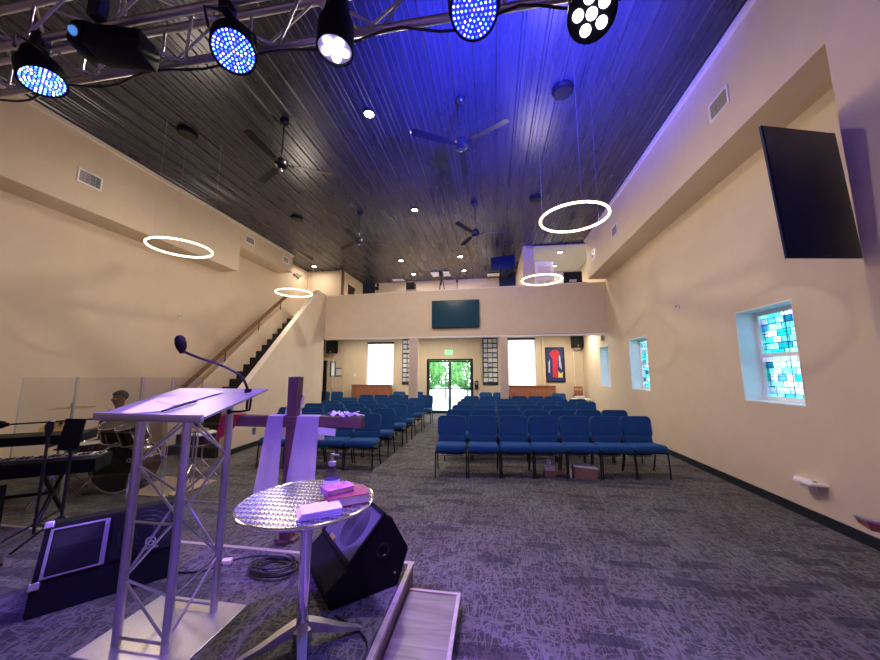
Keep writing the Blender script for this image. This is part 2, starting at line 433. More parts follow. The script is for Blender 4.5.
# right bulkhead
bm = B(); b2(bm, (2.97, 3.05, 4.53), (XR, YB - .1, ZC - .025)); struct('wall_bulkhead_right', bm, 'wall')
bm = B(); b2(bm, (2.925, YN, ZC - .10), (2.97, YB - .1, ZC - .025)); struct('trim_1', bm, 'trim')
# left bulkheads (deep one near the stage, shallow one beyond)
bm = B(); b2(bm, (XL, YN, 4.46), (-6.95, 7.9, ZC - .025)); b2(bm, (XL, 7.9, 5.18), (-6.95, 10.35, ZC - .025)); struct('wall_bulkhead_left', bm, 'wall')
bm = B(); b2(bm, (-6.95, YN, ZC - .10), (-6.905, 10.35, ZC - .025)); struct('trim_2', bm, 'trim')
# baseboards
bm = B(); b2(bm, (XR - .012, 3.05, 0), (XR, YF, .11)); struct('baseboard_right', bm, 'base')
bm = B(); b2(bm, (XL, YN, 0), (XL + .012, 5.85, .11)); struct('baseboard_left', bm, 'base')

# far wall, ground floor, with door and two window openings
def xwall(bm, x0, x1, z0, z1, holes, y0, y1):
    xs = sorted(set([x0, x1] + [h[0] for h in holes] + [h[1] for h in holes]))
    for a, b in zip(xs, xs[1:]):
        hs = [h for h in holes if h[0] <= a and h[1] >= b]
        if hs:
            h = hs[0]
            if h[2] > z0: b2(bm, (a, y0, z0), (b, y1, h[2]))
            b2(bm, (a, y0, h[3]), (b, y1, z1))
        else: b2(bm, (a, y0, z0), (b, y1, z1))
DOOR = (-2.75, -0.81, 0.0, 2.25)
bm = B(); xwall(bm, XL, XR, 0, 3.2, [DOOR, (-5.43, -4.2, 1.0, 3.0), (0.6, 1.72, 1.0, 3.08)], YF, YF + .2); struct('wall_far', bm, 'wall')
for i, xx in enumerate((-3.15, -0.62, 1.95, -6.55)):
    bm = B(); b2(bm, (xx, YF - .045, 0), (xx + .12, YF, 3.15), bev=0.006); struct('trim_%d' % (3 + i), bm, 'wall')
# far windows with white shades
for i, (a, b_, z0, z1) in enumerate(((-5.43, -4.2, 1.0, 3.0), (0.6, 1.72, 1.0, 3.08))):
    bm = B(); t = .05
    b2(bm, (a, YF + .06, z0), (a + t, YF + .12, z1)); b2(bm, (b_ - t, YF + .06, z0), (b_, YF + .12, z1))
    b2(bm, (a + t, YF + .06, z0), (b_ - t, YF + .12, z0 + t)); b2(bm, (a + t, YF + .06, z1 - t), (b_ - t, YF + .12, z1))
    w = struct('window_%d' % (4 + i), bm, 'white')
    bm = B(); b2(bm, (a + t, YF + .085, z0 + t), (b_ - t, YF + .09, z1 - t)); obj('shade', bm, 'frost', w)
    bm = B(); cyl(bm, (a + .02, YF + .02, z1 - .045), (b_ - .02, YF + .02, z1 - .045), .04); tag(obj('blind_roller', bm, 'blackm'), ['dark roller of the blind above the left far window', 'dark roller of the blind above the right far window'][i], 'blind')
# upper floor slab / ceiling under the balcony
bm = B(); b2(bm, (XL, YB + .12, 3.17), (XR, 14.6, 3.38)); struct('ceiling_under_balcony', bm, 'white')
# fill between lower far wall and upper one
bm = B(); b2(bm, (XL, YU, 3.38), (-5.58, YU + .2, ZC)); b2(bm, (-5.58, YU, 3.38), (.35, YU + .2, ZC)); struct('wall_far_upper', bm, 'wall')
bm = B(); b2(bm, (.35, YU - .02, 3.38), (1.05, YU + .2, ZC)); b2(bm, (-5.95, YU - .02, 3.38), (-5.35, YU - .001, ZC)); struct('wall_far_navy', bm, 'navy')
# balcony parapet
bm = B()
t = 0.14
hexa(bm, [(-5.83, YB, 2.82), (XR, YB, 2.88), (XR, YB + t, 2.88), (-5.83, YB + t, 2.82), (-5.83, YB, 4.33), (XR, YB, 4.46), (XR, YB + t, 4.46), (-5.83, YB + t, 4.33)])
par = struct('wall_balcony', bm, 'wall')
bm = B()
hexa(bm, [(-5.83, YB - .01, 4.33), (2.99, YB - .01, 4.45), (2.99, YB + t + .03, 4.45), (-5.83, YB + t + .03, 4.33), (-5.83, YB - .01, 4.36), (2.99, YB - .01, 4.48), (2.99, YB + t + .03, 4.48), (-5.83, YB + t + .03, 4.36)])
obj('parapet_cap', bm, 'trim', par)
bm = B(); b2(bm, (-5.75, YB + .002, 2.80), (XR, YB + .12, 2.85)); obj('soffit_board', bm, 'white', par)
# posts under the balcony
for k, (a, b_) in enumerate(((-2.74, -2.46), (.22, .47))):
    bm = B(); b2(bm, (a, YB + .01, 0), (b_, YB + .13, 2.82)); p_ = struct('trim_%d' % (8 + k), bm, 'pier')

# stair side wall (the slanted half wall)
bm = B()
def sx(y): return -5.25 - (y - 6.0) * 0.115
yz = [(5.98, 0), (YB, 0), (YB, 4.36), (9.63 + .35, 4.36), (5.98, .90)]
A_ = [bm.verts.new((sx(y), y, z)) for y, z in yz]; B_ = [bm.verts.new((sx(y) - .12, y, z)) for y, z in yz]
bm.faces.new(A_); bm.faces.new(list(reversed(B_)))
for i in range(5): bm.faces.new((A_[i], B_[i], B_[(i + 1) % 5], A_[(i + 1) % 5]))
hw = struct('wall_stair', bm, 'wall')
bm = B()
def capseg(ya, za, yb, zb):
    hexa(bm, [(sx(ya) + .015, ya, za), (sx(yb) + .015, yb, zb), (sx(yb) - .135, yb, zb), (sx(ya) - .135, ya, za),
              (sx(ya) + .015, ya, za + .03), (sx(yb) + .015, yb, zb + .03), (sx(yb) - .135, yb, zb + .03), (sx(ya) - .135, ya, za + .03)])
capseg(5.97, .89, 9.98, 4.36); capseg(9.98, 4.36, YB + .14, 4.36)
obj('sloped_cap', bm, 'trim', hw)
bm = B()
hexa(bm, [(sx(5.97), 5.97, 0), (sx(5.97) + .012, 5.97, 0), (sx(YB) + .012, YB, 0), (sx(YB), YB, 0), (sx(5.97), 5.97, .11), (sx(5.97) + .012, 5.97, .11), (sx(YB) + .012, YB, .11), (sx(YB), YB, .11)])
struct('baseboard_stair', bm, 'base')
# wall run on under the balcony, with a dark door frame edge
bm = B(); b2(bm, (-5.97, 11.05, 0), (-5.85, 11.12, 2.1)); struct('door_2', bm, 'black')
# knee wall on the far side of the stairs and the stairs
SL = .875
def sz(y): return (y - 5.9) * SL
bm = B()
prism(bm, [(-6.5, 5.9, 0), (-6.5, 10.4, 0), (-6.5, 10.4, 3.36), (-6.5, 9.3, sz(9.3) + .72), (-6.5, 5.9, .72)], (-.1, 0, 0)); struct('wall_knee', bm, 'wall')
bm = B()
n = 18; rise = 3.38 / n; run = rise / SL
for k in range(n):
    y0 = 5.9 + k * run
    b2(bm, (-6.5, y0, 0 if k < 4 else (k - 4) * rise), (sx(y0) - .125, y0 + run + .02 if k < n - 1 else YB + .12, (k + 1) * rise))
st = struct('stairs', bm, 'stairdark')
# handrail on the left
bm = B(); hexa(bm, [(-6.53, 5.75, .96), (-6.46, 5.75, .96), (-6.46, 9.45, 4.05), (-6.53, 9.45, 4.05), (-6.53, 5.75, 1.05), (-6.46, 5.75, 1.05), (-6.46, 9.45, 4.14), (-6.53, 9.45, 4.14)])
hr = obj('handrail', bm, 'woodrail'); tag(hr, 'long brown wooden handrail rising beside the staircase', 'handrail')
for yy in (6.1, 7.2, 8.3, 9.2):
    bm = B(); zr = .96 + (yy - 5.75) * (3.09 / 3.7); cyl(bm, (-6.5, yy, zr - .26), (-6.495, yy, zr + .02), .012); obj('bracket', bm, 'blackmetal', hr)
# upper landing walls on the left
bm = B(); b2(bm, (XL, 12.25, 3.38), (-6.0, 12.35, ZC)); struct('wall_landing', bm, 'wall')
bm = B(); b2(bm, (-6.0, 12.35, 3.38), (-5.95, 12.75, ZC)); b2(bm, (-6.0, 12.75, 5.4), (-5.95, 13.5, ZC)); b2(bm, (-6.0, 13.5, 3.38), (-5.95, YU, ZC)); struct('wall_landing_side', bm, 'wall')
bm = B(); b2(bm, (-6.02, 12.25, 3.38), (-5.94, 12.36, ZC)); struct('trim_10', bm, 'woodrail')
# upper right room
bm = B(); b2(bm, (1.05, YB + .14, 3.38), (1.4, YB + .24, ZC)); b2(bm, (1.05, YB + .24, 3.38), (1.15, YU, ZC)); struct('wall_booth', bm, 'wall')
bm = B(); b2(bm, (1.15, YB + .14, ZC - .06), (XR, YU, ZC - .03)); struct('ceiling_booth', bm, 'greyceil')
bm = B(); b2(bm, (1.15, 13.6, 3.38), (XR, 13.7, ZC - .06)); struct('wall_booth_back', bm, 'greyceil')
# panelled door upstairs
d = thing('door', 'cream six panel door standing open in the upstairs booth', 'door', (1.50, 11.25, 3.38), .12)
bm = B(); b2(bm, (0, 0, 0), (.62, .04, 2.05)); obj('door_leaf', bm, 'white', d)
for px in (.09, .35):
    for (za, zb) in ((.15, .7), (.85, 1.4), (1.55, 1.9)):
        bm = B(); b2(bm, (px, -.012, za), (px + .18, 0, zb), bev=.008); obj('door_panel', bm, 'trim', d)
bm = B(); lathe(bm, [(.012, 0), (.012, .03), (.026, .04), (.026, .06), (.01, .07)], 10, Matrix.Translation((.56, 0, .98)) @ Matrix.Rotation(PI / 2, 4, 'X')); obj('door_knob', bm, 'brass', d, True)

# stained-glass windows on the right
for i, (y0, y1, z0, z1) in enumerate(WINS):
    xp = XR + .235
    bm = B()      # white reveal lining
    t = .012
    b2(bm, (XR - .004, y0, z0), (XR + .38, y0 + t, z1)); b2(bm, (XR - .004, y1 - t, z0), (XR + .38, y1, z1))
    b2(bm, (XR - .004, y0 + t, z0), (XR + .38, y1 - t, z0 + t)); b2(bm, (XR - .004, y0 + t, z1 - t), (XR + .38, y1 - t, z1))
    w = struct('window_%d' % (i + 1), bm, 'white')
    f = .055; ya, yb, za, zb = y0 + t, y1 - t, z0 + t, z1 - t; zm = (za + zb) / 2
    bm = B()
    b2(bm, (xp, ya, za), (xp + .06, ya + f, zb)); b2(bm, (xp, yb - f, za), (xp + .06, yb, zb))
    b2(bm, (xp, ya + f, za), (xp + .06, yb - f, za + f)); b2(bm, (xp, ya + f, zb - f), (xp + .06, yb - f, zb)); b2(bm, (xp - .015, ya + f, zm - .025), (xp + .06, yb - f, zm + .025))
    obj('window_frame', bm, 'white', w)
    for q, (a, c) in enumerate(((za + f, zm - .025), (zm + .025, zb - f))):
        bm = B(); b2(bm, (xp + .03, ya + f, a), (xp + .034, yb - f, c)); obj('stained_pane', bm, 'stained', w)
        bm = B()
        for zz in [a + (c - a) * k / 4 for k in (1, 2, 3)]: b2(bm, (xp + .024, ya + f, zz - .003), (xp + .03, yb - f, zz + .003))
        b2(bm, (xp + .024, (ya + yb) / 2 - .003, a), (xp + .03, (ya + yb) / 2 + .003, c))
        obj('lead_strip', bm, 'frame', w)

# glass double doors
dx0, dx1, dz = DOOR[0], DOOR[1], DOOR[3]
bm = B(); b2(bm, (dx0, YF - .01, 0), (dx0 + .06, YF + .1, dz)); b2(bm, (dx1 - .06, YF - .01, 0), (dx1, YF + .1, dz)); b2(bm, (dx0 + .06, YF - .01, dz - .07), (dx1 - .06, YF + .1, dz))
df = struct('door_1', bm, 'frame')
mid = (dx0 + dx1) / 2
for a, b_ in ((dx0 + .065, mid - .004), (mid + .004, dx1 - .065)):
    bm = B(); f = .05; y0, y1 = YF + .02, YF + .065
    b2(bm, (a, y0, .01), (a + f, y1, dz - .08)); b2(bm, (b_ - f, y0, .01), (b_, y1, dz - .08)); b2(bm, (a + f, y0, .01), (b_ - f, y1, .12)); b2(bm, (a + f, y0, dz - .14), (b_ - f, y1, dz - .08))
    lf = obj('door_leaf', bm, 'frame', df)
    bm = B(); b2(bm, (a + f, y0 + .02, .12), (b_ - f, y0 + .026, dz - .14)); obj('glass_pane', bm, 'glass', lf)
    bm = B(); b2(bm, (a + .02, y0 - .05, 1.0), (b_ - .02, y0 - .02, 1.04)); b2(bm, (a + .03, y0 - .03, .99), (a + .07, y0, 1.05)); b2(bm, (b_ - .07, y0 - .03, .99), (b_ - .03, y0, 1.05)); obj('push_bar', bm, 'frame', lf)
s = thing('exit_sign', 'small green lit exit sign above the glass doors', 'sign', (-1.81, YF, 2.52))
bm = B(); b2(bm, (-.16, -.05, -.1), (.16, 0, .1), bev=.006); obj('sign_face', bm, 'exitface', s)
text_mesh('lettering', 'EXIT', .17, Matrix.Translation((0, -.053, 0)) @ Matrix.Rotation(PI / 2, 4, 'X'), 'exit', s)

# ------------------------------------------------------------------ stage and step
bm = B(); b2(bm, (XL, YN, 0), (-.63, 2.66, .185)); stg = struct('stage', bm, 'woodside')
bm = B(); b2(bm, (XL, YN, .185), (-.665, 2.63, .2)); obj('stage_carpet', bm, 'carpet', stg)
bm = B(); b2(bm, (XL, 2.63, .17), (-.62, 2.665, .202), bev=.003); b2(bm, (-.66, YN, .17), (-.625, 2.63, .202), bev=.003); obj('nosing', bm, 'nosing', stg)
bm = B(); b2(bm, (-.62, .2, 0), (-.28, 2.5, .095)); sp = tag(obj('wooden_step', bm, 'woodstep'), 'low plank covered step along the right side of the stage', 'step')
bm = B(); b2(bm, (-.62, 2.5, .08), (-.255, 2.525, .102), bev=.002); b2(bm, (-.28, .2, .08), (-.255, 2.5, .102), bev=.002); obj('nosing', bm, 'nosing', sp)

# ------------------------------------------------------------------ vents
def vent(name_loc, w, h, axis, label, grp, dark='blackm'):
    v = thing('air_vent', label, 'vent', name_loc, 0 if axis == 'L' else PI)
    # faces +X locally
    bm = B(); f = .025
    b2(bm, (0, -w / 2, -h / 2), (.012, -w / 2 + f, h / 2)); b2(bm, (0, w / 2 - f, -h / 2), (.012, w / 2, h / 2)); b2(bm, (0, -w / 2 + f, -h / 2), (.012, w / 2 - f, -h / 2 + f)); b2(bm, (0, -w / 2 + f, h / 2 - f), (.012, w / 2 - f, h / 2))
    obj('vent_frame', bm, 'white', v)
    bm = B(); b2(bm, (.001, -w / 2 + f, -h / 2 + f), (.003, w / 2 - f, h / 2 - f)); obj('backing', bm, 'black', v)
    bm = B()
    for k in range(7):
        zc = -h / 2 + f + (h - 2 * f) * (k + .5) / 7
        bx(bm, (.008, 0, zc), (.003, w - 2 * f, .012), Matrix.Rotation(R(35), 3, 'Y'))
    for k in (1, 2, 3): b2(bm, (.004, -w / 2 + f + (w - 2 * f) * k / 4 - .003, -h / 2 + f), (.011, -w / 2 + f + (w - 2 * f) * k / 4 + .003, h / 2 - f))
    obj('louvre', bm, 'satin', v)
vent((-6.95, 4.38, 5.02), .36, .25, 'L', 'white framed air vent on the left bulkhead nearest the stage', None)
vent((-6.95, 8.25, 5.50), .36, .22, 'L', 'air vent on the left bulkhead just past its step', None)
vent((-6.95, 9.95, 5.50), .34, .22, 'L', 'air vent at the far end of the left bulkhead', None)
vent((2.97, 4.38, 5.09), .36, .26, 'R', 'white framed air vent on the right bulkhead nearest the stage', None)
vent((2.97, 8.15, 5.05), .36, .26, 'R', 'air vent on the right bulkhead above the ring lamps, second from the stage', None)
vent((2.97, 9.85, 5.08), .34, .26, 'R', 'air vent on the right bulkhead nearest the balcony', None)

# ------------------------------------------------------------------ ceiling fans
def make_fan():
    t = thing('ceiling_fan', '', 'ceiling fan')
    bm = B(); lathe(bm, [(.02, 0), (.07, -.0), (.075, -.03), (.05, -.09), (.018, -.11)], 20); obj('canopy', bm, 'blackmetal', t, True)
    bm = B(); cyl(bm, (0, 0, -.08), (0, 0, -.72), .013); obj('downrod', bm, 'blackmetal', t, True)
    bm = B(); lathe(bm, [(.02, -.68), (.05, -.70), (.10, -.74), (.11, -.79), (.10, -.84), (.06, -.87), (.02, -.88)], 24); obj('motor', bm, 'blackmetal', t, True)
    bm = B(); lathe(bm, [(.005, -.87), (.03, -.875), (.03, -.90), (.005, -.905)], 12); obj('finial', bm, 'chrome', t, True)
    for k in range(3):
        bm = B()
        rot = Matrix.Rotation(k * 2 * PI / 3, 4, 'Z')
        tl = Matrix.Rotation(R(12), 4, 'X')
        pts = [(.16, -.035), (.3, -.055), (.74, -.062), (.78, -.04), (.78, .03), (.74, .058), (.3, .05), (.16, .035)]
        prism(bm, [(a, b_, 0) for a, b_ in pts], (0, 0, .008))
        bmesh.ops.transform(bm, matrix=rot @ Matrix.Translation((0, 0, -.80)) @ tl, verts=bm.verts)
        bl = obj('blade', bm, 'blackmetal', t)
        bm = B(); b2(bm, (.09, -.02, -.81), (.2, .02, -.795)); bmesh.ops.transform(bm, matrix=rot, verts=bm.verts); obj('blade_arm', bm, 'blackmetal', bl)
    return t
fan = make_fan()
fans = [(-3.36, 4.54, 30, 'ceiling fan at upper left above the stair side, nearer the stage'), (-.40, 4.54, 90, 'large black ceiling fan nearest the stage, to the right of centre'),
        (-3.36, 7.75, 30, 'black ceiling fan in the far left of the two rear ones'), (-.36, 7.75, 0, 'black ceiling fan in front of the balcony on the right')]
for i, (x, y, a, lb) in enumerate(fans):
    if i == 0: fan.location = (x, y, ZC); fan.rotation_euler = (0, 0, R(a)); fan['label'] = lb; fan['group'] = 'black three-blade ceiling fans'
    else: dup(fan, (x, y, ZC), R(a), lb, 'black three-blade ceiling fans')

# ------------------------------------------------------------------ recessed lights, ceiling speakers
def make_down():
    t = thing('recessed_light', '', 'ceiling light')
    bm = B(); lathe(bm, [(.075, 0), (.105, 0), (.105, -.028), (.095, -.032), (.075, -.03), (.075, 0)], 24, None, False); obj('trim_ring', bm, 'blackmetal', t, True)
    bm = B(); lathe(bm, [(.001, -.012), (.075, -.012), (.074, -.026), (.001, -.028)], 20); obj('lens', bm, 'lamp', t, True)
    return t
dn = make_down()
downs = [(-1.9, 4.61, ZC, 'bright round recessed ceiling light between the two nearest fans'), (-1.9, 7.81, ZC, 'round recessed ceiling light between the two rear fans'),
         (-3.3, 11.47, ZC, 'recessed ceiling light over the balcony front, left of the balcony television'), (-3.23, 13.2, ZC, 'recessed light above the black camera on the balcony'),
         (-1.08, 11.39, ZC, 'recessed ceiling light over the balcony, right of the tripod and nearer the hall'), (-1.08, 13.03, ZC, 'recessed light near the upper back wall, right of the tripod'),
         (-6.86, 11.6, ZC, 'recessed light over the stair landing at upper left'), (2.35, 11.35, ZC - .06, 'recessed light in the grey booth ceiling, nearer the hall'), (2.41, 12.83, ZC - .06, 'recessed light deeper in the grey booth ceiling'),
         (-1.9, 1.2, ZC, None), (-5.3, 6.2, ZC, None), (1.2, 6.2, ZC, None)]
first = True
for (x, y, z, lb) in downs:
    if lb is None: continue
    if first: dn.location = (x, y, z); dn['label'] = lb; dn['group'] = 'round recessed ceiling lights'; first = False
    else: dup(dn, (x, y, z), 0, lb, 'round recessed ceiling lights')
spk = thing('ceiling_speaker', '', 'speaker')
bm = B(); lathe(bm, [(.02, 0), (.15, 0), (.16, -.03), (.14, -.07), (.02, -.075)], 24); obj('housing', bm, 'blackm', spk, True)
bm = B(); lathe(bm, [(.005, -.074), (.12, -.072), (.12, -.08), (.005, -.082)], 24); obj('speaker_grille', bm, 'black', spk, True)
for i, (x, y, lb) in enumerate(((-5.18, 4.5, 'round black ceiling speaker at upper left, nearer the stage'), (1.11, 4.62, 'round black ceiling speaker right of the nearest fan'),
                                (-5.15, 7.73, 'round black ceiling speaker left of the far left fan'), (1.11, 7.7, 'round black ceiling speaker behind the large ring lamp at right'))):
    if i == 0: spk.location = (x, y, ZC); spk['label'] = lb; spk['group'] = 'black ceiling speakers'
    else: dup(spk, (x, y, ZC), 0, lb, 'black ceiling speakers')
for (x, y, w, dd, lb) in ((-2.09, 13.3, .75, .6, 'white ceiling access panel above the balcony tripod'), (.1, 13.75, .5, .35, 'narrow white ceiling vent near the upper back wall at right'), (-4.1, 13.9, .5, .3, 'narrow white ceiling vent near the upper back wall at left')):
    p = thing('ceiling_panel', lb, 'panel', (x, y, ZC - .025))
    bm = B(); b2(bm, (-w / 2, -dd / 2, -.03), (w / 2, dd / 2, 0), bev=.005); obj('frame', bm, 'white', p)
    bm = B(); b2(bm, (-w / 2 + .05, -dd / 2 + .05, -.036), (w / 2 - .05, dd / 2 - .05, -.03)); obj('insert', bm, 'paper', p)

# ------------------------------------------------------------------ ring pendants
def ring_pendant(x, y, z, r, label):
    t = thing('ring_pendant', label, 'pendant lamp', (x, y, z), 0, 'glowing ring pendant lamps')
    n = 48
    bm = B(); tube(bm, [(r * math.cos(2 * PI * k / n), r * math.sin(2 * PI * k / n), 0) for k in range(n)], .016, 10, True); obj('light_ring', bm, 'ring', t, True)
    bm = B()
    for a in (0.5, 2.6, 4.7):
        px, py = r * math.cos(a), r * math.sin(a); cyl(bm, (px, py, .02), (px, py, ZC - z), .0013, n=5)
    obj('suspension_wire', bm, 'satin', t)
    l = bpy.data.lights.new('ring_glow', 'POINT'); l.energy = 55; l.color = (1, .83, .62); l.shadow_soft_size = r * .8
    lo = bpy.data.objects.new('ring_glow', l); C.objects.link(lo); lo.location = (x, y, z)
ring_pendant(-5.3, 4.70, 3.78, .46, 'glowing ring lamp hanging at left beside the left bulkhead')
ring_pendant(1.16, 4.61, 3.78, .45, 'largest glowing ring lamp, hanging at right in front of the balcony')
ring_pendant(-5.29, 8.02, 3.80, .46, 'small glowing ring lamp hanging over the staircase')
ring_pendant(1.17, 7.78, 3.80, .455, 'small glowing ring lamp in front of the upstairs booth door')

# ------------------------------------------------------------------ balcony things
tv = thing('television', 'wide dark television mounted on the balcony front', 'television', (-1.18, YB - .015, 3.57))
bm = B(); b2(bm, (-.78, -.07, -.46), (.78, -.025, .46), bev=.006); obj('casing', bm, 'black', tv)
bm = B(); b2(bm, (-.765, -.073, -.44), (.765, -.0705, .445)); obj('screen', bm, 'tvteal', tv)
bm = B(); b2(bm, (-.2, -.03, -.15), (.2, 0, .15)); obj('wall_bracket', bm, 'blackmetal', tv)
bm = B(); tube(bm, [(-.75, YB - .03, 4.02), (-.72, YB - .02, 4.15), (-.68, YB - .02, 4.3), (-.7, YB - .02, 4.44)], .012, 6); tag(obj('television_cable', bm, 'trim'), 'short cable running up from the balcony television to the parapet', 'cable')

c = thing('video_camera', 'black video camera on short legs behind the balcony wall', 'camera', (-2.95, 11.7, 3.38))
bm = B(); b2(bm, (-.17, -.14, 1.35), (.15, .16, 1.62), bev=.02); obj('camera_body', bm, 'black', c)
bm = B(); cyl(bm, (0, -.13, 1.48), (0, -.3, 1.48), .06, .07); obj('camera_lens', bm, 'blackmetal', c, True)
bm = B(); b2(bm, (-.2, -.1, 1.30), (.2, .1, 1.345)); obj('tripod_plate', bm, 'alu', c)
bm = B(); tube(bm, [(-.1, .0, 1.62), (0, 0, 1.75), (.16, 0, 1.78), (.2, 0, 1.62)], .012, 6); obj('camera_handle', bm, 'blackmetal', c)
for a in (0.3, 2.4, 4.5):
    bm = B(); cyl(bm, (.03 * math.cos(a), .03 * math.sin(a), 1.3), (.38 * math.cos(a), .38 * math.sin(a), 0), .016); obj('tripod_leg', bm, 'blackmetal', c, True)
c = thing('camera_tripod', 'spread black camera tripod standing on the balcony above the television', 'tripod', (-1.83, 11.8, 3.40))
for a in (.1, 2.2, 4.3):
    bm = B(); cyl(bm, (.03 * math.cos(a), .03 * math.sin(a), 1.75), (.42 * math.cos(a), .42 * math.sin(a), 0), .018); obj('tripod_leg', bm, 'blackmetal', c, True)
bm = B(); cyl(bm, (0, 0, 1.5), (0, 0, 1.85), .02); b2(bm, (-.08, -.09, 1.83), (.08, .09, 1.99), bev=.01); obj('camera_head', bm, 'black', c)
c = thing('microphone_stand', 'thin microphone stand on the balcony right of the tripod', 'microphone stand', (-1.25, 11.9, 3.38))
bm = B(); cyl(bm, (0, 0, .02), (0, 0, 1.55), .012); obj('pole', bm, 'blackmetal', c, True)
bm = B(); lathe(bm, [(.12, 0), (.13, .01), (.12, .03), (.01, .035)], 20); obj('base', bm, 'blackmetal', c, True)
bm = B(); lathe(bm, [(.015, 1.53), (.02, 1.62), (.045, 1.64), (.05, 1.69), (.03, 1.73), (.005, 1.74)], 14); obj('microphone', bm, 'black', c, True)
c = thing('microphone_stand', 'dark microphone stand on the balcony at the far left of the parapet', 'microphone stand', (-4.35, 11.9, 3.38))
bm = B(); cyl(bm, (0, 0, .02), (0, 0, 1.5), .012); obj('pole', bm, 'blackmetal', c, True)
bm = B(); lathe(bm, [(.12, 0), (.13, .01), (.12, .03), (.01, .035)], 20); obj('base', bm, 'blackmetal', c, True)
bm = B(); b2(bm, (-.09, -.05, 1.46), (.06, .05, 1.58), bev=.01); b2(bm, (-.02, -.04, 1.6), (.06, .04, 1.72), bev=.01); obj('clip_head', bm, 'black', c)
c = thing('computer_monitor', 'black monitor on the balcony wall beside the booth opening', 'monitor', (2.62, 11.0, 4.47))
bm = B(); b2(bm, (-.27, -.02, .02), (.3, .02, .46), bev=.006); obj('display', bm, 'black', c)
bm = B(); cyl(bm, (0, 0, .02), (0, .1, -1.09), .02); obj('neck', bm, 'blackmetal', c)
bm = B(); b2(bm, (-.1, -.024, .12), (.12, -.021, .2)); obj('label_patch', bm, 'alu', c)
c = thing('hanging_screen', 'dark flat screen hanging from the ceiling over the balcony', 'screen', (.42, 11.2, 5.42), -.25)
bm = B(); b2(bm, (-.42, -.03, -.24), (.42, .03, .24), bev=.006); obj('casing', bm, 'tv', c)
bm = B(); cyl(bm, (0, .0, .2), (0, .0, .385), .02); obj('ceiling_mount', bm, 'blackmetal', c)
c = thing('cabinet', 'pale wall cabinet against the upper back wall near the navy panel', 'cabinet', (-.2, 14.3, 3.38))
bm = B(); b2(bm, (-.33, -.3, 0), (.33, 0, 1.75), bev=.01); obj('body', bm, 'trim', c)
bm = B(); b2(bm, (-.2, -.25, 1.78), (.05, -.05, 1.86), bev=.01); obj('tray', bm, 'black', c)
for s_ in (-1, 1):
    bm = B(); b2(bm, (min(0, s_ * .31), -.312, .05), (max(0, s_ * .31), -.3, 1.7), bev=.004); obj('cabinet_door', bm, 'white', c)
# sensors / small wall things
def wallbit(name, label, cat, lo, hi, m='white', extra=None):
    ct = [(a + b) / 2 for a, b in zip(lo, hi)]
    t = thing(name, label, cat, ct)
    bm = B(); b2(bm, [a - q for a, q in zip(lo, ct)], [a - q for a, q in zip(hi, ct)], bev=min(abs(hi[i] - lo[i]) for i in range(3)) * .2); obj('body', bm, m, t)
    return t
w = wallbit('wall_hook', 'tiny white hook on the left wall left of the staircase', 'hook', (-7.5, 6.78, 2.98), (-7.47, 6.83, 3.05))
bm = B(); cyl(bm, (.01, 0, -.01), (.05, 0, .01), .008); obj('peg', bm, 'blackmetal', w)
w = wallbit('wall_hook', 'tiny white hook on the right wall above the windows', 'hook', (3.47, 6.74, 2.84), (3.5, 6.79, 2.92))
bm = B(); cyl(bm, (-.01, 0, -.01), (-.05, 0, .01), .008); obj('peg', bm, 'blackmetal', w)
w = wallbit('emergency_light', 'small grey twin head emergency light on the upper left wall', 'light fixture', (-7.5, 11.25, 5.38), (-7.42, 11.65, 5.46), 'alu')
for q in (-.12, .12):
    bm = B(); lathe(bm, [(.02, 0), (.045, .03), (.045, .05), (.01, .055)], 12, Matrix.Translation((.07, q, .03)) @ Matrix.Rotation(R(70), 4, 'Y')); obj('lamp_head', bm, 'satin', w, True)
w = wallbit('wall_speaker_box', 'small beige box on the right wall above the farthest window', 'box', (3.42, 11.1, 2.68), (3.5, 11.32, 2.9), 'wall')
bm = B(); b2(bm, (-.045, -.07, -.07), (-.04, .07, .07)); obj('front_cover', bm, 'trim', w)
w = thing('wall_bracket', 'small white shelf bracket on the right wall below the nearest window', 'bracket', (XR, 4.5, .40))
bm = B(); prism(bm, [(0, -.2, .02), (-.14, -.16, .02), (-.14, .05, .02), (0, .2, .02)], (0, 0, .02)); obj('shelf', bm, 'white', w)
bm = B(); prism(bm, [(0, -.07, .02), (-.1, -.07, .02), (-.08, -.07, -.08), (0, -.07, -.1)], (0, .1, 0)); obj('support', bm, 'trim', w)
bm = B(); cyl(bm, (-.05, -.1, .04), (-.05, -.1, .055), .02); obj('knob', bm, 'alu', w)

# tall television at right, next to the pier
TVW, TVH = .90, 1.22
tt = thing('television', 'tall dark tilted television hung high beside the right stage pier', 'television', (2.85, 3.256, 3.23))
uu = Euler((0, 0, .359)).to_matrix()
tm = (uu @ Matrix.Rotation(-.071, 3, 'Y')).to_4x4()
def tpart(name, lo, hi, m, bev=0.0):
    bm = B(); b2(bm, lo, hi, bev=bev); bmesh.ops.transform(bm, matrix=tm, verts=bm.verts); return obj(name, bm, m, tt)
tpart('casing', (-TVW / 2, -.01, -TVH / 2), (TVW / 2, .012, TVH / 2), 'tv', .004)
tpart('screen', (-TVW / 2 + .012, -.0125, -TVH / 2 + .02), (TVW / 2 - .012, -.0105, TVH / 2 - .012), 'tv')
bm = B(); cyl(bm, (.02, .10, .1), (XR - 2.85, .80, .1), .025); b2(bm, (XR - 2.87, .70, -.05), (XR - 2.85, .92, .25)); b2(bm, (-.06, .055, .02), (.06, .11, .18)); obj('mounting_arm', bm, 'blackmetal', tt)
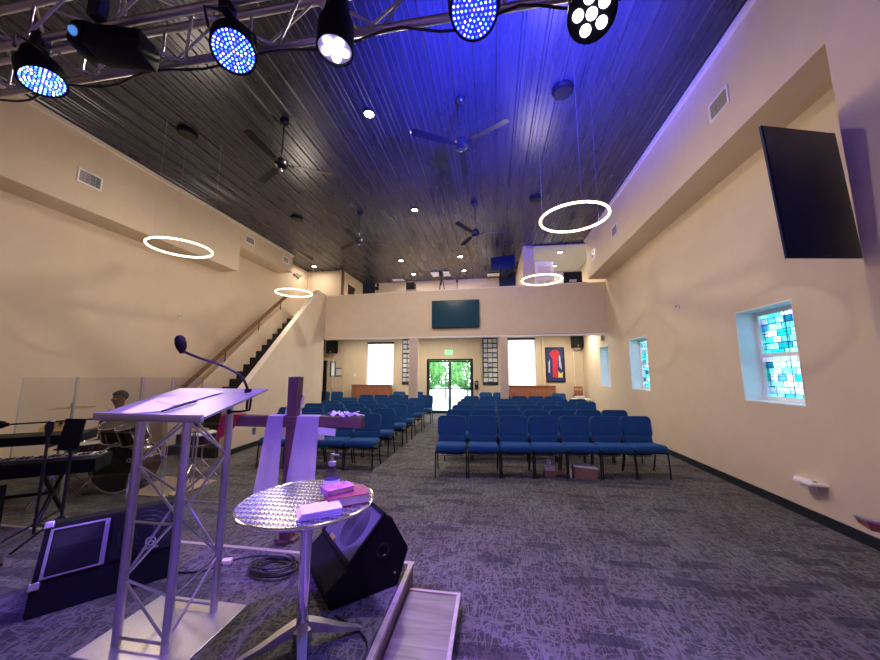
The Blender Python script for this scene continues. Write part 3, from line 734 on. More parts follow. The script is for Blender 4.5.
# wooden rail end at the right edge
r_ = thing('wooden_rail', 'polished brown wooden rail end at the right edge of the photo', 'rail', (2.62, 2.98, .57))
bm = B(); hexa(bm, [(0, -.03, -.05), (.34, -.35, -.05), (.34, -.27, -.05), (0, .05, -.03), (-.02, -.03, .01), (.34, -.35, .01), (.34, -.27, .01), (-.02, .05, .01)]); obj('rail_body', bm, 'woodred', r_)
bm = B(); hexa(bm, [(-.025, -.035, .01), (.34, -.355, .01), (.34, -.265, .01), (-.025, .055, .01), (-.025, -.035, .025), (.34, -.355, .025), (.34, -.265, .025), (-.025, .055, .025)]); obj('rail_cap', bm, 'satin', r_)

# ------------------------------------------------------------------ far wall furniture
def speaker_box(loc, label):
    t = thing('wall_speaker', label, 'speaker', loc)
    bm = B(); b2(bm, (-.2, -.32, -.28), (.2, 0, .28), bev=.015); obj('cabinet', bm, 'blackm', t)
    bm = B(); b2(bm, (-.18, -.33, -.26), (.18, -.32, .26)); obj('front_grille', bm, 'black', t)
    bm = B(); b2(bm, (-.02, -.334, -.24), (.03, -.33, -.2)); obj('badge', bm, 'alu', t)
    bm = B(); b2(bm, (-.1, -.2, -.34), (.1, 0, -.28)); obj('wall_mount', bm, 'trim', t)
speaker_box((-6.98, YF, 2.79), 'black speaker high on the far wall at left')
speaker_box((3.28, YF, 2.93), 'black speaker high on the far wall in the right corner')
for x, z0, z1, nm in ((-6.98, 1.0, 2.42, 'left'), (3.15, .9, 2.58, 'right')):
    bm = B(); b2(bm, (x, YF - .02, z0), (x + .025, YF, z1)); tag(obj('cable_conduit', bm, 'trim'), 'thin cable conduit below the %s far wall speaker' % nm, 'conduit')
def frame_pic(loc, w, h, label, kind, rz=0):
    t = thing('framed_picture', label, 'picture', loc, rz)
    f = .035 if w < .5 else .05
    bm = B(); b2(bm, (-w / 2, -.04, -h / 2), (-w / 2 + f, 0, h / 2)); b2(bm, (w / 2 - f, -.04, -h / 2), (w / 2, 0, h / 2)); b2(bm, (-w / 2 + f, -.04, -h / 2), (w / 2 - f, 0, -h / 2 + f)); b2(bm, (-w / 2 + f, -.04, h / 2 - f), (w / 2 - f, 0, h / 2))
    obj('frame', bm, 'frame', t)
    if kind == 'doc':
        bm = B(); b2(bm, (-w / 2 + f, -.02, -h / 2 + f), (w / 2 - f, -.01, h / 2 - f)); obj('print', bm, 'paper', t)
        bm = B(); b2(bm, (-w / 6, -.022, -h / 6), (w / 6, -.02, h / 6)); obj('motif', bm, 'trim', t)
    return t
frame_pic((-6.66, YF, 1.70), .38, .36, 'small framed certificate on the far wall by the left speaker', 'doc')
frame_pic((-5.86, 11.5, 1.80), .36, .55, 'dark framed picture seen edge-on beside the black door frame', 'doc', PI / 2)
# colourful painting
p = frame_pic((2.44, YF, 1.99), .74, 1.38, 'colourful blue and red abstract painting in a dark frame on the far wall', 'art')
def flat(name, pts, m, y):
    bm = B(); prism(bm, [(a, y, b) for a, b in pts], (0, -.003, 0)); return obj(name, bm, m, p)
M['pblue'] = simple('navy_paint', (0.02, 0.03, 0.16), .6, var=.4, nscale=9); M['pred'] = simple('red_paint', (0.6, 0.02, 0.05), .6, var=.2)
M['pwhite'] = simple('pale_blue_paint', (0.45, 0.5, 0.7), .6, var=.2); M['pyel'] = simple('yellow_paint', (0.8, 0.7, 0.25), .6, var=.2)
flat('canvas', [(-.32, -.64), (.32, -.64), (.32, .64), (-.32, .64)], 'pblue', -.012)
flat('red_figure', [(-.1, -.5), (.1, -.52), (.1, .2), (.2, .5), (.05, .6), (-.1, .55), (-.2, .45), (-.08, .2)], 'pred', -.016)
flat('pale_stroke', [(.16, -.1), (.26, -.2), (.2, .4), (.15, .3)], 'pwhite', -.016)
flat('pale_stroke', [(-.26, -.3), (-.2, -.32), (-.19, .2), (-.24, .1)], 'pwhite', -.016)
flat('yellow_patch', [(.1, -.5), (.27, -.52), (.28, -.28), (.2, -.36), (.12, -.25)], 'pyel', -.019)
# photo boards
def photo_board(x, label):
    t = thing('photo_board', label, 'notice board', (x, YF - .004, 2.14), 0, 'tall photo boards beside the doors')
    w, h = .62, 1.92
    bm = B(); b2(bm, (-w / 2, -.03, -h / 2), (w / 2, 0, h / 2), bev=.006); obj('board', bm, 'navy', t)
    rnd = random.Random(int(x * 10) + 50)
    for r0 in range(9):
        for c0 in range(3):
            z = h / 2 - .12 - r0 * .2; xx = -w / 2 + .12 + c0 * .19
            ww = .07 + rnd.random() * .02; hh = .06 + rnd.random() * .025
            bm = B(); b2(bm, (xx - ww, -.036, z - hh), (xx + ww, -.03, z + hh)); obj('photograph', bm, rnd.choice(['paper', 'pwhite', 'greyceil', 'paper']), t)
photo_board(-3.51, 'tall dark board covered in small photographs, behind the left post'); photo_board(-.1, 'tall dark board covered in small photographs, right of the glass doors')
# wooden low cabinets below the far windows
def wood_cab(x0, x1, label):
    t = thing('wooden_cabinet', label, 'cabinet', ((x0 + x1) / 2, YF - .05, 0)); w = (x1 - x0) / 2
    bm = B(); b2(bm, (-w, -.4, .06), (w, 0, 1.14), bev=.006); obj('body', bm, 'woodred', t)
    bm = B(); b2(bm, (-w - .02, -.43, 1.14), (w + .02, 0, 1.18), bev=.006); obj('top', bm, 'woodred', t)
    k = 3
    for i in range(k):
        a = -w + .03 + i * (2 * w - .06) / k; b_ = a + (2 * w - .06) / k - .02
        bm = B(); b2(bm, (a, -.415, .1), (b_, -.4, 1.1), bev=.005); dd = obj('cabinet_door', bm, 'woodred', t)
        bm = B(); b2(bm, (a + .06, -.425, .2), (b_ - .06, -.415, 1.0), bev=.005); obj('raised_panel', bm, 'woodred', dd)
    bm = B(); b2(bm, (-w + .05, -.36, 0), (w - .05, -.02, .06)); obj('plinth', bm, 'blackm', t)
wood_cab(-5.88, -4.22, 'reddish wooden cabinet under the left far window'); wood_cab(.62, 2.35, 'reddish wooden cabinet under the right far window')
t = thing('notice_easel', 'small orange wooden easel board in the far right corner', 'easel', (3.2, 13.45, 0))
bm = B(); b2(bm, (-.16, -.02, .75), (.16, .0, 1.15), bev=.004); obj('board', bm, 'woodred', t)
bm = B(); b2(bm, (-.12, -.026, 1.0), (.12, -.02, 1.08)); obj('header_strip', bm, 'tan', t)
for s_ in (-.13, .13):
    bm = B(); cyl(bm, (s_, .01, 1.1), (s_ * 1.3, .02, 0), .014); obj('leg', bm, 'woodred', t)
bm = B(); cyl(bm, (0, .02, 1.1), (0, .25, 0), .014); obj('rear_leg', bm, 'woodred', t)
t = thing('side_table', 'low side table with white cloth in the far right corner', 'table', (3.1, 12.7, 0))
bm = B(); b2(bm, (-.3, -.25, .7), (.3, .25, .74), bev=.006); obj('top', bm, 'white', t)
for a in (-.25, .25):
    for b_ in (-.2, .2):
        bm = B(); cyl(bm, (a, b_, 0), (a, b_, .7), .018); obj('leg', bm, 'frame', t)
bm = B()
bx(bm, (3.05, 12.65, .79), (.3, .2, .09), Matrix.Rotation(.3, 3, 'Z'), .02); tag(obj('white_package', bm, 'paper'), 'white paper bundle on the corner side table', 'package')
bm = B(); tube(bm, [(2.88 + .07 * math.cos(k * PI / 8), 12.65, .80 + .09 * math.sin(k * PI / 8)) for k in range(0, 9)], .012, 6); tag(obj('headphones', bm, 'blackm'), 'small black headband lying beside the white paper bundle', 'headphones')
# door side wall phone / fire alarm
w = wallbit('card_reader', 'dark box on the far wall right of the glass doors', 'box', (-.74, YF - .1, 1.0), (-.6, YF, 1.35), 'frame')
bm = B(); b2(bm, (-.04, -.06, .02), (.04, -.05, .12)); obj('cover_plate', bm, 'alu', w)
w = wallbit('light_switch', 'pale light switch on the far wall left of the left window', 'switch', (-5.98, YF - .01, 1.52), (-5.9, YF, 1.64), 'white')

# ------------------------------------------------------------------ exterior
bm = B(); b2(bm, (-40, 13.97, -.12), (30, 60, -.06)); b2(bm, (3.9, -20, -.12), (30, 13.97, -.06)); struct('ground', bm, 'pave')
def shrub(x, y, h, r, label):
    t = thing('shrub', label, 'shrub', (x, y, -.06), 0, 'green shrubs outside the glass doors')
    bm = B(); rnd = random.Random(int(x * 7 + y * 3))
    for k in range(1100):
        a = rnd.random() * 2 * PI; z = rnd.random(); rr = r * math.sqrt(max(0.05, 1 - (2 * z - 1) ** 2)) * (.6 + .45 * rnd.random())
        c_ = Vector((rr * math.cos(a), rr * math.sin(a), .75 + z * h * .8)); s_ = .09 + .10 * rnd.random()
        q = Euler((rnd.random() * 6, rnd.random() * 6, rnd.random() * 6)).to_matrix()
        vs = [bm.verts.new(c_ + q @ Vector(p_)) for p_ in ((-s_, 0, 0), (0, -s_ * .45, .01), (s_, 0, 0), (0, s_ * .45, .01))]
        bm.faces.new(vs)
    obj('foliage', bm, 'leaf', t)
    bm = B(); cyl(bm, (0, 0, 0), (0, 0, h * .7), .05, .03); obj('trunk', bm, 'leafw', t)
for i, (x, y, h, r, lb) in enumerate(((-4.1, 20.5, 2.6, 1.0, 'tall green shrub seen through the left glass door'), (-1.6, 20.8, 2.7, 1.1, 'green shrub seen through the right glass door'),
    (-3.4, 24.0, 3.0, 1.3, 'green shrub behind the two nearer ones outside'), (.1, 24.0, 2.9, 1.1, 'green shrub farthest right outside the doors'), (-7.0, 23.0, 2.9, 1.2, 'green shrub farthest left outside the doors'))):
    shrub(x, y, h, r, lb)

# ------------------------------------------------------------------ chairs
def cushion(w, d, h, bev, crown):
    bm = bmesh.new()
    r = bmesh.ops.create_cube(bm, size=1.0)
    bmesh.ops.transform(bm, matrix=Matrix.Diagonal((w, d, h, 1)), verts=bm.verts)
    bmesh.ops.bevel(bm, geom=list(bm.edges), offset=bev, segments=3, affect='EDGES', profile=.5)
    return bm
def make_chair():
    t = thing('church_chair', '', 'chair')
    # faces -Y; origin on floor at centre
    w = .49
    bm = cushion(w, .46, .125, .045, 0); bmesh.ops.transform(bm, matrix=Matrix.Translation((0, -.01, .432)) @ Matrix.Rotation(R(-4), 4, 'X'), verts=bm.verts)
    for v in bm.verts:
        if v.co.y < -.19: v.co.z -= .015 * min(1, (-.19 - v.co.y) / .06)
    obj('seat', bm, 'bluefab', t, True)
    tilt = Matrix.Translation((0, .21, .48)) @ Matrix.Rotation(R(-9), 4, 'X')
    bm = B()   # upper back pad with rounded top corners
    pw, ph = .245, .42
    outline = [(-pw + .02, 0.10), (-pw, .14)]
    for k in range(7): a = PI - k * PI / 12; outline.append((-pw + .07 + .07 * math.cos(a), ph - .07 + .07 * math.sin(a)))
    for k in range(7): a = PI / 2 - k * PI / 12; outline.append((pw - .07 + .07 * math.cos(a), ph - .07 + .07 * math.sin(a)))
    outline += [(pw, .14), (pw - .02, .10)]
    prism(bm, [(a, -.03, b_) for a, b_ in outline], (0, .07, 0))
    bmesh.ops.bevel(bm, geom=[e for e in bm.edges if abs(e.verts[0].co.y - e.verts[1].co.y) < 1e-6], offset=.018, segments=2, affect='EDGES')
    bmesh.ops.transform(bm, matrix=tilt, verts=bm.verts); bk = obj('backrest', bm, 'bluefab', t, True)
    bm = B(); tube(bm, [(a * .985, -.032, b_ - .003) for a, b_ in outline], .005, 6); bmesh.ops.transform(bm, matrix=tilt, verts=bm.verts); obj('piping', bm, 'piping', bk)
    bm = cushion(.46, .06, .16, .02, 0); bmesh.ops.transform(bm, matrix=tilt @ Matrix.Translation((0, .0, .035)), verts=bm.verts); obj('lower_back_pad', bm, 'bluefab', bk, True)
    for s_ in (-1, 1):
        x = s_ * .245
        bm = B(); tube(bm, [(x, -.19, .40), (x, -.205, .30), (x, -.22, .0)], .0125, 8); obj('front_leg', bm, 'frame', t, True)
        bm = B(); tube(bm, [(s_ * .2, .275, .72), (s_ * .225, .24, .5), (x, .15, .38), (x, .2, .2), (x, .27, 0)], .0125, 8); obj('rear_leg', bm, 'frame', t, True)
    bm = B()
    for s_ in (-1, 1): tube(bm, [(s_ * .235, -.18, .372), (s_ * .235, .16, .372)], .0125, 8)
    tube(bm, [(-.235, -.14, .37), (.235, -.14, .37)], .010, 8); tube(bm, [(-.235, .15, .37), (.235, .15, .37)], .010, 8)
    obj('seat_frame', bm, 'frame', t, True)
    bm = B(); b2(bm, (-.2, .2, .27), (.2, .225, .30)); b2(bm, (-.2, .1, .265), (.2, .225, .272)); obj('book_rack', bm, 'frame', t)
    return t
chair = make_chair(); used = [False]
ORD = ['first', 'second', 'third', 'fourth', 'fifth', 'sixth', 'seventh']
def place_chair(x, y, rz, label, group):
    if not used[0]:
        used[0] = True; chair.location = (x, y, 0); chair.rotation_euler = (0, 0, rz); chair['label'] = label; chair['group'] = group
    else: dup(chair, (x, y, 0), rz, label, group)
rnd = random.Random(3)
RN = ['front', 'second', 'third', 'fourth', 'fifth', 'sixth']
# right block: seven abreast, each row turned slightly
for r0 in range(6):
    y0 = (5.62, 6.65, 7.65, 8.75, 9.7, 10.9)[r0]; skew = .42 - .03 * r0
    for k in range((7, 7, 5, 7, 7, 6)[r0]):
        x = -.70 + k * .519; y = y0 + skew * k / 6
        lb = 'blue church chair in the %s row of the right block, %s from the aisle' % (RN[r0], ORD[k])
        place_chair(x + rnd.uniform(-.006, .006), y, R(4.2) + rnd.uniform(-.02, .02), lb, 'blue chairs of the right block')
for r0 in range(6):
    y0 = (5.74, 6.62, 7.62, 8.5, 9.7, 11.1)[r0]; n = 4 if r0 == 0 else 5
    for k in range(n):
        x = -2.29 - k * .525; y = y0 - .10 * k / 4
        lb = 'blue church chair in the %s row of the left block, %s from the aisle' % (RN[r0], ORD[k])
        place_chair(x + rnd.uniform(-.006, .006), y, R(2.5) + rnd.uniform(-.02, .02), lb, 'blue chairs of the left block')
for x, y, lb in ((-6.95, 12.75, 'outer one of two blue chairs at far left below the small certificate'), (-6.38, 12.78, 'inner one of two blue chairs at far left below the small certificate'),
                 (-3.85, 13.2, 'blue chair against the far wall at the left post'), (-3.1, 13.25, 'blue chair against the far wall left of the glass doors'),
                 (-.30, 13.2, 'blue chair against the far wall below the right photo board'), (.23, 13.2, 'blue chair against the far wall next to the right post'),
                 (2.42, 12.9, 'single blue chair standing right of the right wooden cabinet')):
    place_chair(x, y, 0, lb, 'blue chairs along the far wall')
# things under the front row
t = thing('tissue_box', 'small brown tissue box with a tissue sticking out, under the right front row', 'tissue box', (.86, 5.75, 0))
bm = B(); b2(bm, (-.075, -.06, 0), (.075, .06, .1), bev=.004); obj('box', bm, 'card', t)
bm = B(); b2(bm, (-.076, -.061, .1), (.076, .061, .155), bev=.003); obj('upper_part', bm, 'trim', t)
bm = B(); lathe(bm, [(.01, .155), (.035, .19), (.03, .23), (.045, .25), (.01, .27)], 7); obj('tissue', bm, 'paper', t)
t = thing('storage_box', 'brown box with white papers on top under the right front row', 'box', (1.4, 5.78, 0))
bm = B(); b2(bm, (-.17, -.1, 0), (.17, .1, .15), bev=.005); obj('box', bm, 'card', t)
bm = B(); bx(bm, (0, 0, .17), (.36, .2, .025), Matrix.Rotation(R(4), 3, 'Y'), .004); tag(obj('paper_stack', bm, 'paper', None, loc=(1.4, 5.78, 0)), 'stack of white papers lying on the brown box under the chairs', 'papers')
bm = B(); lathe(bm, [(.03, 0), (.035, .01), (.035, .12), (.014, .15), (.014, .18), (.005, .185)], 12); tag(obj('white_bottle', bm, 'paper', None, True, (1.16, 5.72, 0)), 'small white bottle on the floor left of the brown box', 'bottle')

# ------------------------------------------------------------------ truss and stage lights
tr = thing('lighting_truss', 'silver box truss crossing above the stage at upper left', 'truss', (-2.6, 1.605, 3.8))
x0, x1, s_ = -4.9, 3.6, .30
XE = 3.2
corner = {'near_bottom': (-.145, 0), 'far_bottom': (.145, 0), 'near_top': (-.145, .3), 'far_top': (.145, .3)}
for nm, (yy, zz) in corner.items():
    bm = B(); cyl(bm, (x0, yy, zz), (XE, yy, zz), .025, n=14); obj('chord', bm, 'satin', tr, True)
def zig(f0, f1, off):
    bm = B(); k = 0; x = x0 + off; st = .36
    while x + st < XE:
        a, b_ = (f0, f1) if k % 2 == 0 else (f1, f0)
        cyl(bm, (x, a[0], a[1]), (x + st, b_[0], b_[1]), .0095, n=8); x += st; k += 1
    obj('lacing', bm, 'satin', tr, True)
zig(corner['near_bottom'], corner['far_bottom'], .0); zig(corner['near_top'], corner['far_top'], .18)
zig(corner['near_bottom'], corner['near_top'], .1); zig(corner['far_bottom'], corner['far_top'], .25)
k = 0
while x0 + .7 * k < XE - .05:
    x = x0 + .7 * k + .3
    for nm in (('near_bottom', 'near_top'), ('far_bottom', 'far_top')):
        a, b_ = corner[nm[0]], corner[nm[1]]; bm = B(); cyl(bm, (x, a[0], a[1]), (x, b_[0], b_[1]), .0095, n=8); obj('upright_strut', bm, 'satin', tr, True)
    k += 1
for xx in (-4.4, 2.4):
    bm = B(); cyl(bm, (xx, 0, .32), (xx, 0, ZC - 3.8), .012); cyl(bm, (xx, -.17, .31), (xx, .17, .31), .02); obj('hanging_rod', bm, 'blackmetal', tr)

def aim_matrix(d):
    """local -Z points along d"""
    return Vector(d).normalized().to_track_quat('-Z', 'Y').to_matrix().to_4x4()
def par_led(loc, d, label, kind, length=.24, rr=.105, power=60, col=(.12, .1, 1)):
    t = thing('stage_light', label, 'stage light', loc, 0, 'stage lights hanging from the truss')
    A = aim_matrix(d)
    bm = B(); lathe(bm, [(.03, length), (rr * .55, length - .01), (rr * .8, length * .6), (rr, length * .45), (rr * 1.02, 0), (rr * .93, 0), (rr * .92, .02), (.01, .02)], 28, A); obj('housing', bm, 'blackm', t, True)
    if kind == 'many':
        bm = B(); lathe(bm, [(.001, .018), (rr * .92, .018), (rr * .92, .012), (.001, .012)], 28, A); fc = obj('face', bm, 'ledface', t)
        protos = {}; i = 0
        for ring, cnt in ((.0, 1), (.17, 6), (.34, 12), (.51, 18), (.68, 24), (.85, 30)):
            for q in range(cnt):
                i += 1; w_ = (i * 7 + q * 3) % 8
                kd = 'ledC' if w_ < 4 else ('ledW' if w_ == 4 else ('ledB' if w_ < 7 else ('ledR' if ring < .8 else 'ledC')))
                a = 2 * PI * q / cnt; pos = A @ Vector((rr * ring * math.cos(a), rr * ring * math.sin(a), 0))
                if kd not in protos:
                    bm = B(); lathe(bm, [(.001, .011), (.0056, .011), (.0056, .004), (.003, .001), (.001, .001)], 6, A); o_ = obj('led', bm, kd, fc); protos[kd] = o_; o_.location = pos
                else:
                    o_ = protos[kd].copy(); C.objects.link(o_); o_.parent = fc; o_.location = pos
    else:
        bm = B(); lathe(bm, [(.001, .018), (rr * .92, .018), (rr * .92, .012), (.001, .012)], 28, A); fc = obj('face', bm, 'ledsil' if kind == 'six' else 'blackm', t)
        for q in range(6):
            a = 2 * PI * q / 5 + .3; rad = 0 if q == 5 else rr * .56
            bm = B(); lathe(bm, [(.001, .011), (rr * .235, .011), (rr * .235, .003), (rr * .15, -.004), (.001, -.005)], 14, A @ Matrix.Translation((rad * math.cos(a), rad * math.sin(a), 0))); obj('led_lens', bm, 'ledW', fc, True)
    # yoke and clamp to the truss
    back = A @ Vector((0, 0, length * .55)); side = (A.to_3x3() @ Vector((1, 0, 0)))
    top = Vector((0.0, 1.46 - loc[1], 3.8 - loc[2] - .02))
    bm = B(); tube(bm, [back + side * rr * 1.05, back + side * rr * 1.08 + (top - back) * .55, top + side * .03 + Vector((0, 0, -.06)), top - side * .03 + Vector((0, 0, -.06)), back - side * rr * 1.08 + (top - back) * .55, back - side * rr * 1.05], .009, 6); obj('yoke', bm, 'blackmetal', t)
    bm = B(); b2(bm, (top.x - .03, top.y - .04, top.z - .06), (top.x + .03, top.y + .04, top.z + .045), bev=.008); cyl(bm, (top.x - .05, top.y, top.z - .03), (top.x + .05, top.y, top.z - .03), .012); obj('clamp', bm, 'blackmetal', t)
    sp_ = bpy.data.lights.new('stage_beam', 'SPOT'); sp_.energy = power; sp_.color = col; sp_.spot_size = R(118); sp_.spot_blend = .9; sp_.shadow_soft_size = .09
    so = bpy.data.objects.new('stage_beam', sp_); C.objects.link(so)
    so.location = Vector(loc) + Vector(d).normalized() * .04; so.rotation_euler = Vector(d).normalized().to_track_quat('-Z', 'Y').to_euler()
VIO = (.20, .05, 1.0)
par_led((-2.88, 1.50, 3.52), (.42, .05, -1), 'blue stage light with many small leds at the far left of the truss', 'many', .26, .115, 330, (.16, .08, 1))
par_led((-1.50, 1.53, 3.54), (.35, -.30, -.9), 'blue stage light with many small leds, second round one from the left', 'many', .26, .122, 380, VIO)
par_led((-.83, 1.50, 3.40), (-.02, .0, -1), 'black can stage light with six white leds left of centre', 'six', .34, .098, 520, (.42, .26, 1))
par_led((-.06, 1.54, 3.56), (.02, -.75, -.8), 'round blue stage light with many small leds at top centre', 'many', .24, .13, 620, VIO)
par_led((.57, 1.66, 3.56), (-.30, -.70, -.8), 'six led stage light at the right end glowing bright blue', 'sixb', .24, .125, 520, (.06, .07, 1))
# blocky scanner light
t = thing('scanner_light', 'black boxy scanner stage light with a blue lens hanging at upper left', 'stage light', (-2.24, 1.44, 3.60))
A = Matrix.Rotation(R(14), 4, 'Z') @ Matrix.Rotation(R(2), 4, 'Y') @ Matrix.Scale(.86, 4)
bm = B(); bx(bm, (.05, 0, 0), (.36, .20, .17), None, .03); bx(bm, (-.17, 0, .02), (.16, .19, .19), None, .05); bx(bm, (.06, 0, .085), (.26, .14, .05), None, .015); bmesh.ops.transform(bm, matrix=A, verts=bm.verts); hd = obj('housing', bm, 'blackm', t, True)
LQ = A @ Matrix.Translation((-.17, -.085, .0)) @ Vector((-.1, -.9, -.45)).to_track_quat('Z', 'Y').to_matrix().to_4x4()
bm = B(); lathe(bm, [(.001, 0), (.030, 0), (.030, .035), (.022, .045), (.001, .049)], 20, LQ); obj('lens', bm, 'lens', t, True)
bm = B(); lathe(bm, [(.03, 0), (.042, 0), (.042, .03), (.034, .034), (.031, .02), (.03, 0)], 20, LQ, False); obj('lens_ring', bm, 'blackmetal', t, True)
bm = B(); b2(bm, (-.02, -.15, .06), (.06, -.09, .22), bev=.01); obj('clamp', bm, 'blackmetal', t)
bm = B(); bx(bm, (.1, -.097, .02), (.2, .006, .03)); bx(bm, (.2, -.097, -.02), (.1, .006, .012)); bmesh.ops.transform(bm, matrix=A, verts=bm.verts); obj('side_ribs', bm, 'frame', t)
# cable along truss
bm = B()
pts = []
for k in range(60):
    x = -4.6 + k * .12; pts.append((x, 1.75 + .03 * math.sin(k * .9), 3.765 - .03 * abs(math.sin(k * .55))))
tube(bm, pts, .009, 6); tag(obj('power_cable', bm, 'rub'), 'black power cable sagging along the silver truss', 'cable')

# ------------------------------------------------------------------ lectern
lx0, lx1, ly0, ly1 = -1.98, -1.68, 1.64, 1.94
lt = thing('lectern', 'silver truss lectern with a sloped metal reading top on the stage', 'lectern', (-1.83, 1.79, .2))
ox, oy, oz = -1.83, 1.79, .2
def LZ(y): return 1.405 + (y - 1.50) * (.12 / .47)      # plate height
bm = B()
b2(bm, (-2.13 - ox, 1.54 - oy, 0), (-1.52 - ox, 2.02 - oy, .015), bev=.004); obj('base_plate', bm, 'alu', lt)
for px in (lx0, lx1):
    for py in (ly0, ly1):
        bm = B(); cyl(bm, (px - ox, py - oy, .015), (px - ox, py - oy, LZ(py) - oz - .02), .021, n=18); obj('post', bm, 'satin', lt, True)
def lac(p, q, nodes, par):
    bm = B()
    for i in range(len(nodes) - 1):
        a, b_ = (p, q) if (i + par) % 2 == 0 else (q, p)
        cyl(bm, (a[0] - ox, a[1] - oy, nodes[i]), (b_[0] - ox, b_[1] - oy, nodes[i + 1]), .007, n=8)
    return bm
nodes = [.06, .33, .66, .92, 1.16]
P1, P2, P3, P4 = (lx0, ly0), (lx1, ly0), (lx1, ly1), (lx0, ly1)
for a, b_, par in ((P1, P2, 1), (P2, P3, 0), (P3, P4, 1), (P4, P1, 0)):
    obj('diagonal_rod', lac(a, b_, nodes, par), 'satin', lt, True)
for z in (.05, .62):
    for a, b_ in ((P1, P2), (P3, P4)):
        bm = B(); cyl(bm, (a[0] - ox, a[1] - oy, z), (b_[0] - ox, b_[1] - oy, z), .007, n=8); obj('cross_rod', bm, 'satin', lt, True)
# reading plate with front lip
bm = B()
ya, yb = 1.50, 1.97; xa, xb = -2.10, -1.44
prism(bm, [(xa - ox, ya - oy, LZ(ya) - oz), (xa - ox, yb - oy, LZ(yb) - oz), (xa - ox, yb - oy, LZ(yb) - oz - .012), (xa - ox, ya - oy, LZ(ya) - oz - .012)], (xb - xa, 0, 0))
pl = obj('reading_plate', bm, 'plate', lt)
bm = B(); bx(bm, ((xa + xb) / 2 - ox, ya - oy - .01, LZ(ya) - oz - .008), (xb - xa, .022, .042), Matrix.Rotation(.0, 3, 'X'), .009); obj('front_lip', bm, 'satin', lt, True)
# papers on lectern
tilt = math.atan2(.12, .47)
def on_plate(x, y, w, d, rz, lift, label, m='paper', th=.002):
    c0 = Vector((x, y, LZ(y) + lift)); rot = Matrix.Rotation(tilt, 3, 'X') @ Matrix.Rotation(rz, 3, 'Z')
    bm = B(); bx(bm, (0, 0, 0), (w, d, th), rot)
    o = obj('paper_sheet', bm, m, None, False, tuple(c0)); return tag(o, label, 'paper')
on_plate(-1.90, 1.66, .22, .28, .25, .003, 'white sheet lying at the left on the lectern plate')
on_plate(-1.83, 1.79, .22, .26, -.28, .006, 'upper white sheet with printed lines overlapping on the lectern plate')
on_plate(-1.72, 1.62, .012, .17, -.3, .008, 'thin dark strip standing in for the gap between the lectern papers', 'blackm', .006)  # dark strip added in place of the gap between the sheets
# gooseneck microphone
gm = thing('gooseneck_microphone', 'black gooseneck microphone clamped to the lectern far corner', 'microphone', (-1.53, 1.90, LZ(1.9)))
gx, gy, gz = -1.53, 1.90, LZ(1.9)
pts = [(-1.53, 1.90, 1.40), (-1.53, 1.90, 1.50), (-1.535, 1.88, 1.56), (-1.56, 1.86, 1.61), (-1.61, 1.82, 1.652), (-1.67, 1.79, 1.685), (-1.74, 1.75, 1.712), (-1.80, 1.72, 1.74), (-1.84, 1.71, 1.762)]
# smooth path
def catmull(P, k=6):
    P = [Vector(p) for p in P]; out = []
    for i in range(len(P) - 1):
        p0, p1, p2, p3 = P[max(i - 1, 0)], P[i], P[i + 1], P[min(i + 2, len(P) - 1)]
        for j in range(k):
            t = j / k; out.append(.5 * ((2 * p1) + (-p0 + p2) * t + (2 * p0 - 5 * p1 + 4 * p2 - p3) * t * t + (-p0 + 3 * p1 - 3 * p2 + p3) * t ** 3))
    out.append(P[-1]); return out
bm = B(); tube(bm, [p - Vector((gx, gy, gz)) for p in catmull(pts)], .0075, 8); obj('gooseneck', bm, 'black', gm, True)
e = Vector(pts[-1]) - Vector((gx, gy, gz)); d = Vector((-.16, -.15, 1)).normalized()
bm = B(); lathe(bm, [(.012, -.02), (.018, -.005), (.026, .012), (.030, .04), (.027, .07), (.016, .088), (.002, .092)], 18, Matrix.Translation(e - d * .0) @ d.to_track_quat('Z', 'Y').to_matrix().to_4x4()); obj('microphone_head', bm, 'blackm', gm, True)
bm = B(); tube(bm, [(0, .0, -.0), (.025, 0, -.05), (.02, 0, -.11), (-.03, -.01, -.12), (-.09, -.03, -.12)], .007, 8); cyl(bm, (-.1, -.035, -.12), (-.085, -.03, -.12), .016); cyl(bm, (0, 0, -.02), (0, 0, .02), .02); obj('clamp', bm, 'black', gm)

# ------------------------------------------------------------------ bistro table and the things on it
tb = thing('bistro_table', 'round stamped steel bistro table on a chrome pedestal', 'table', (-1.02, 1.79, .2))
bm = B(); lathe(bm, [(.02, .71), (.30, .715), (.345, .715), (.352, .725), (.345, .735), (.02, .736)], 64); obj('tabletop', bm, 'steeltop', tb, True)
bm = B(); tube(bm, [(.35 * math.cos(2 * PI * k / 64), .35 * math.sin(2 * PI * k / 64), .728) for k in range(64)], .008, 8, True); obj('rim', bm, 'chrome', tb, True)
bm = B(); cyl(bm, (0, 0, .08), (0, 0, .71), .03, n=28); obj('pedestal', bm, 'chrome', tb, True)
bm = B(); lathe(bm, [(.03, .03), (.055, .035), (.055, .10), (.036, .12)], 24); obj('hub', bm, 'chrome', tb, True)
bm = B(); lathe(bm, [(.03, .66), (.08, .70), (.08, .712)], 20); obj('top_plate', bm, 'chrome', tb, True)
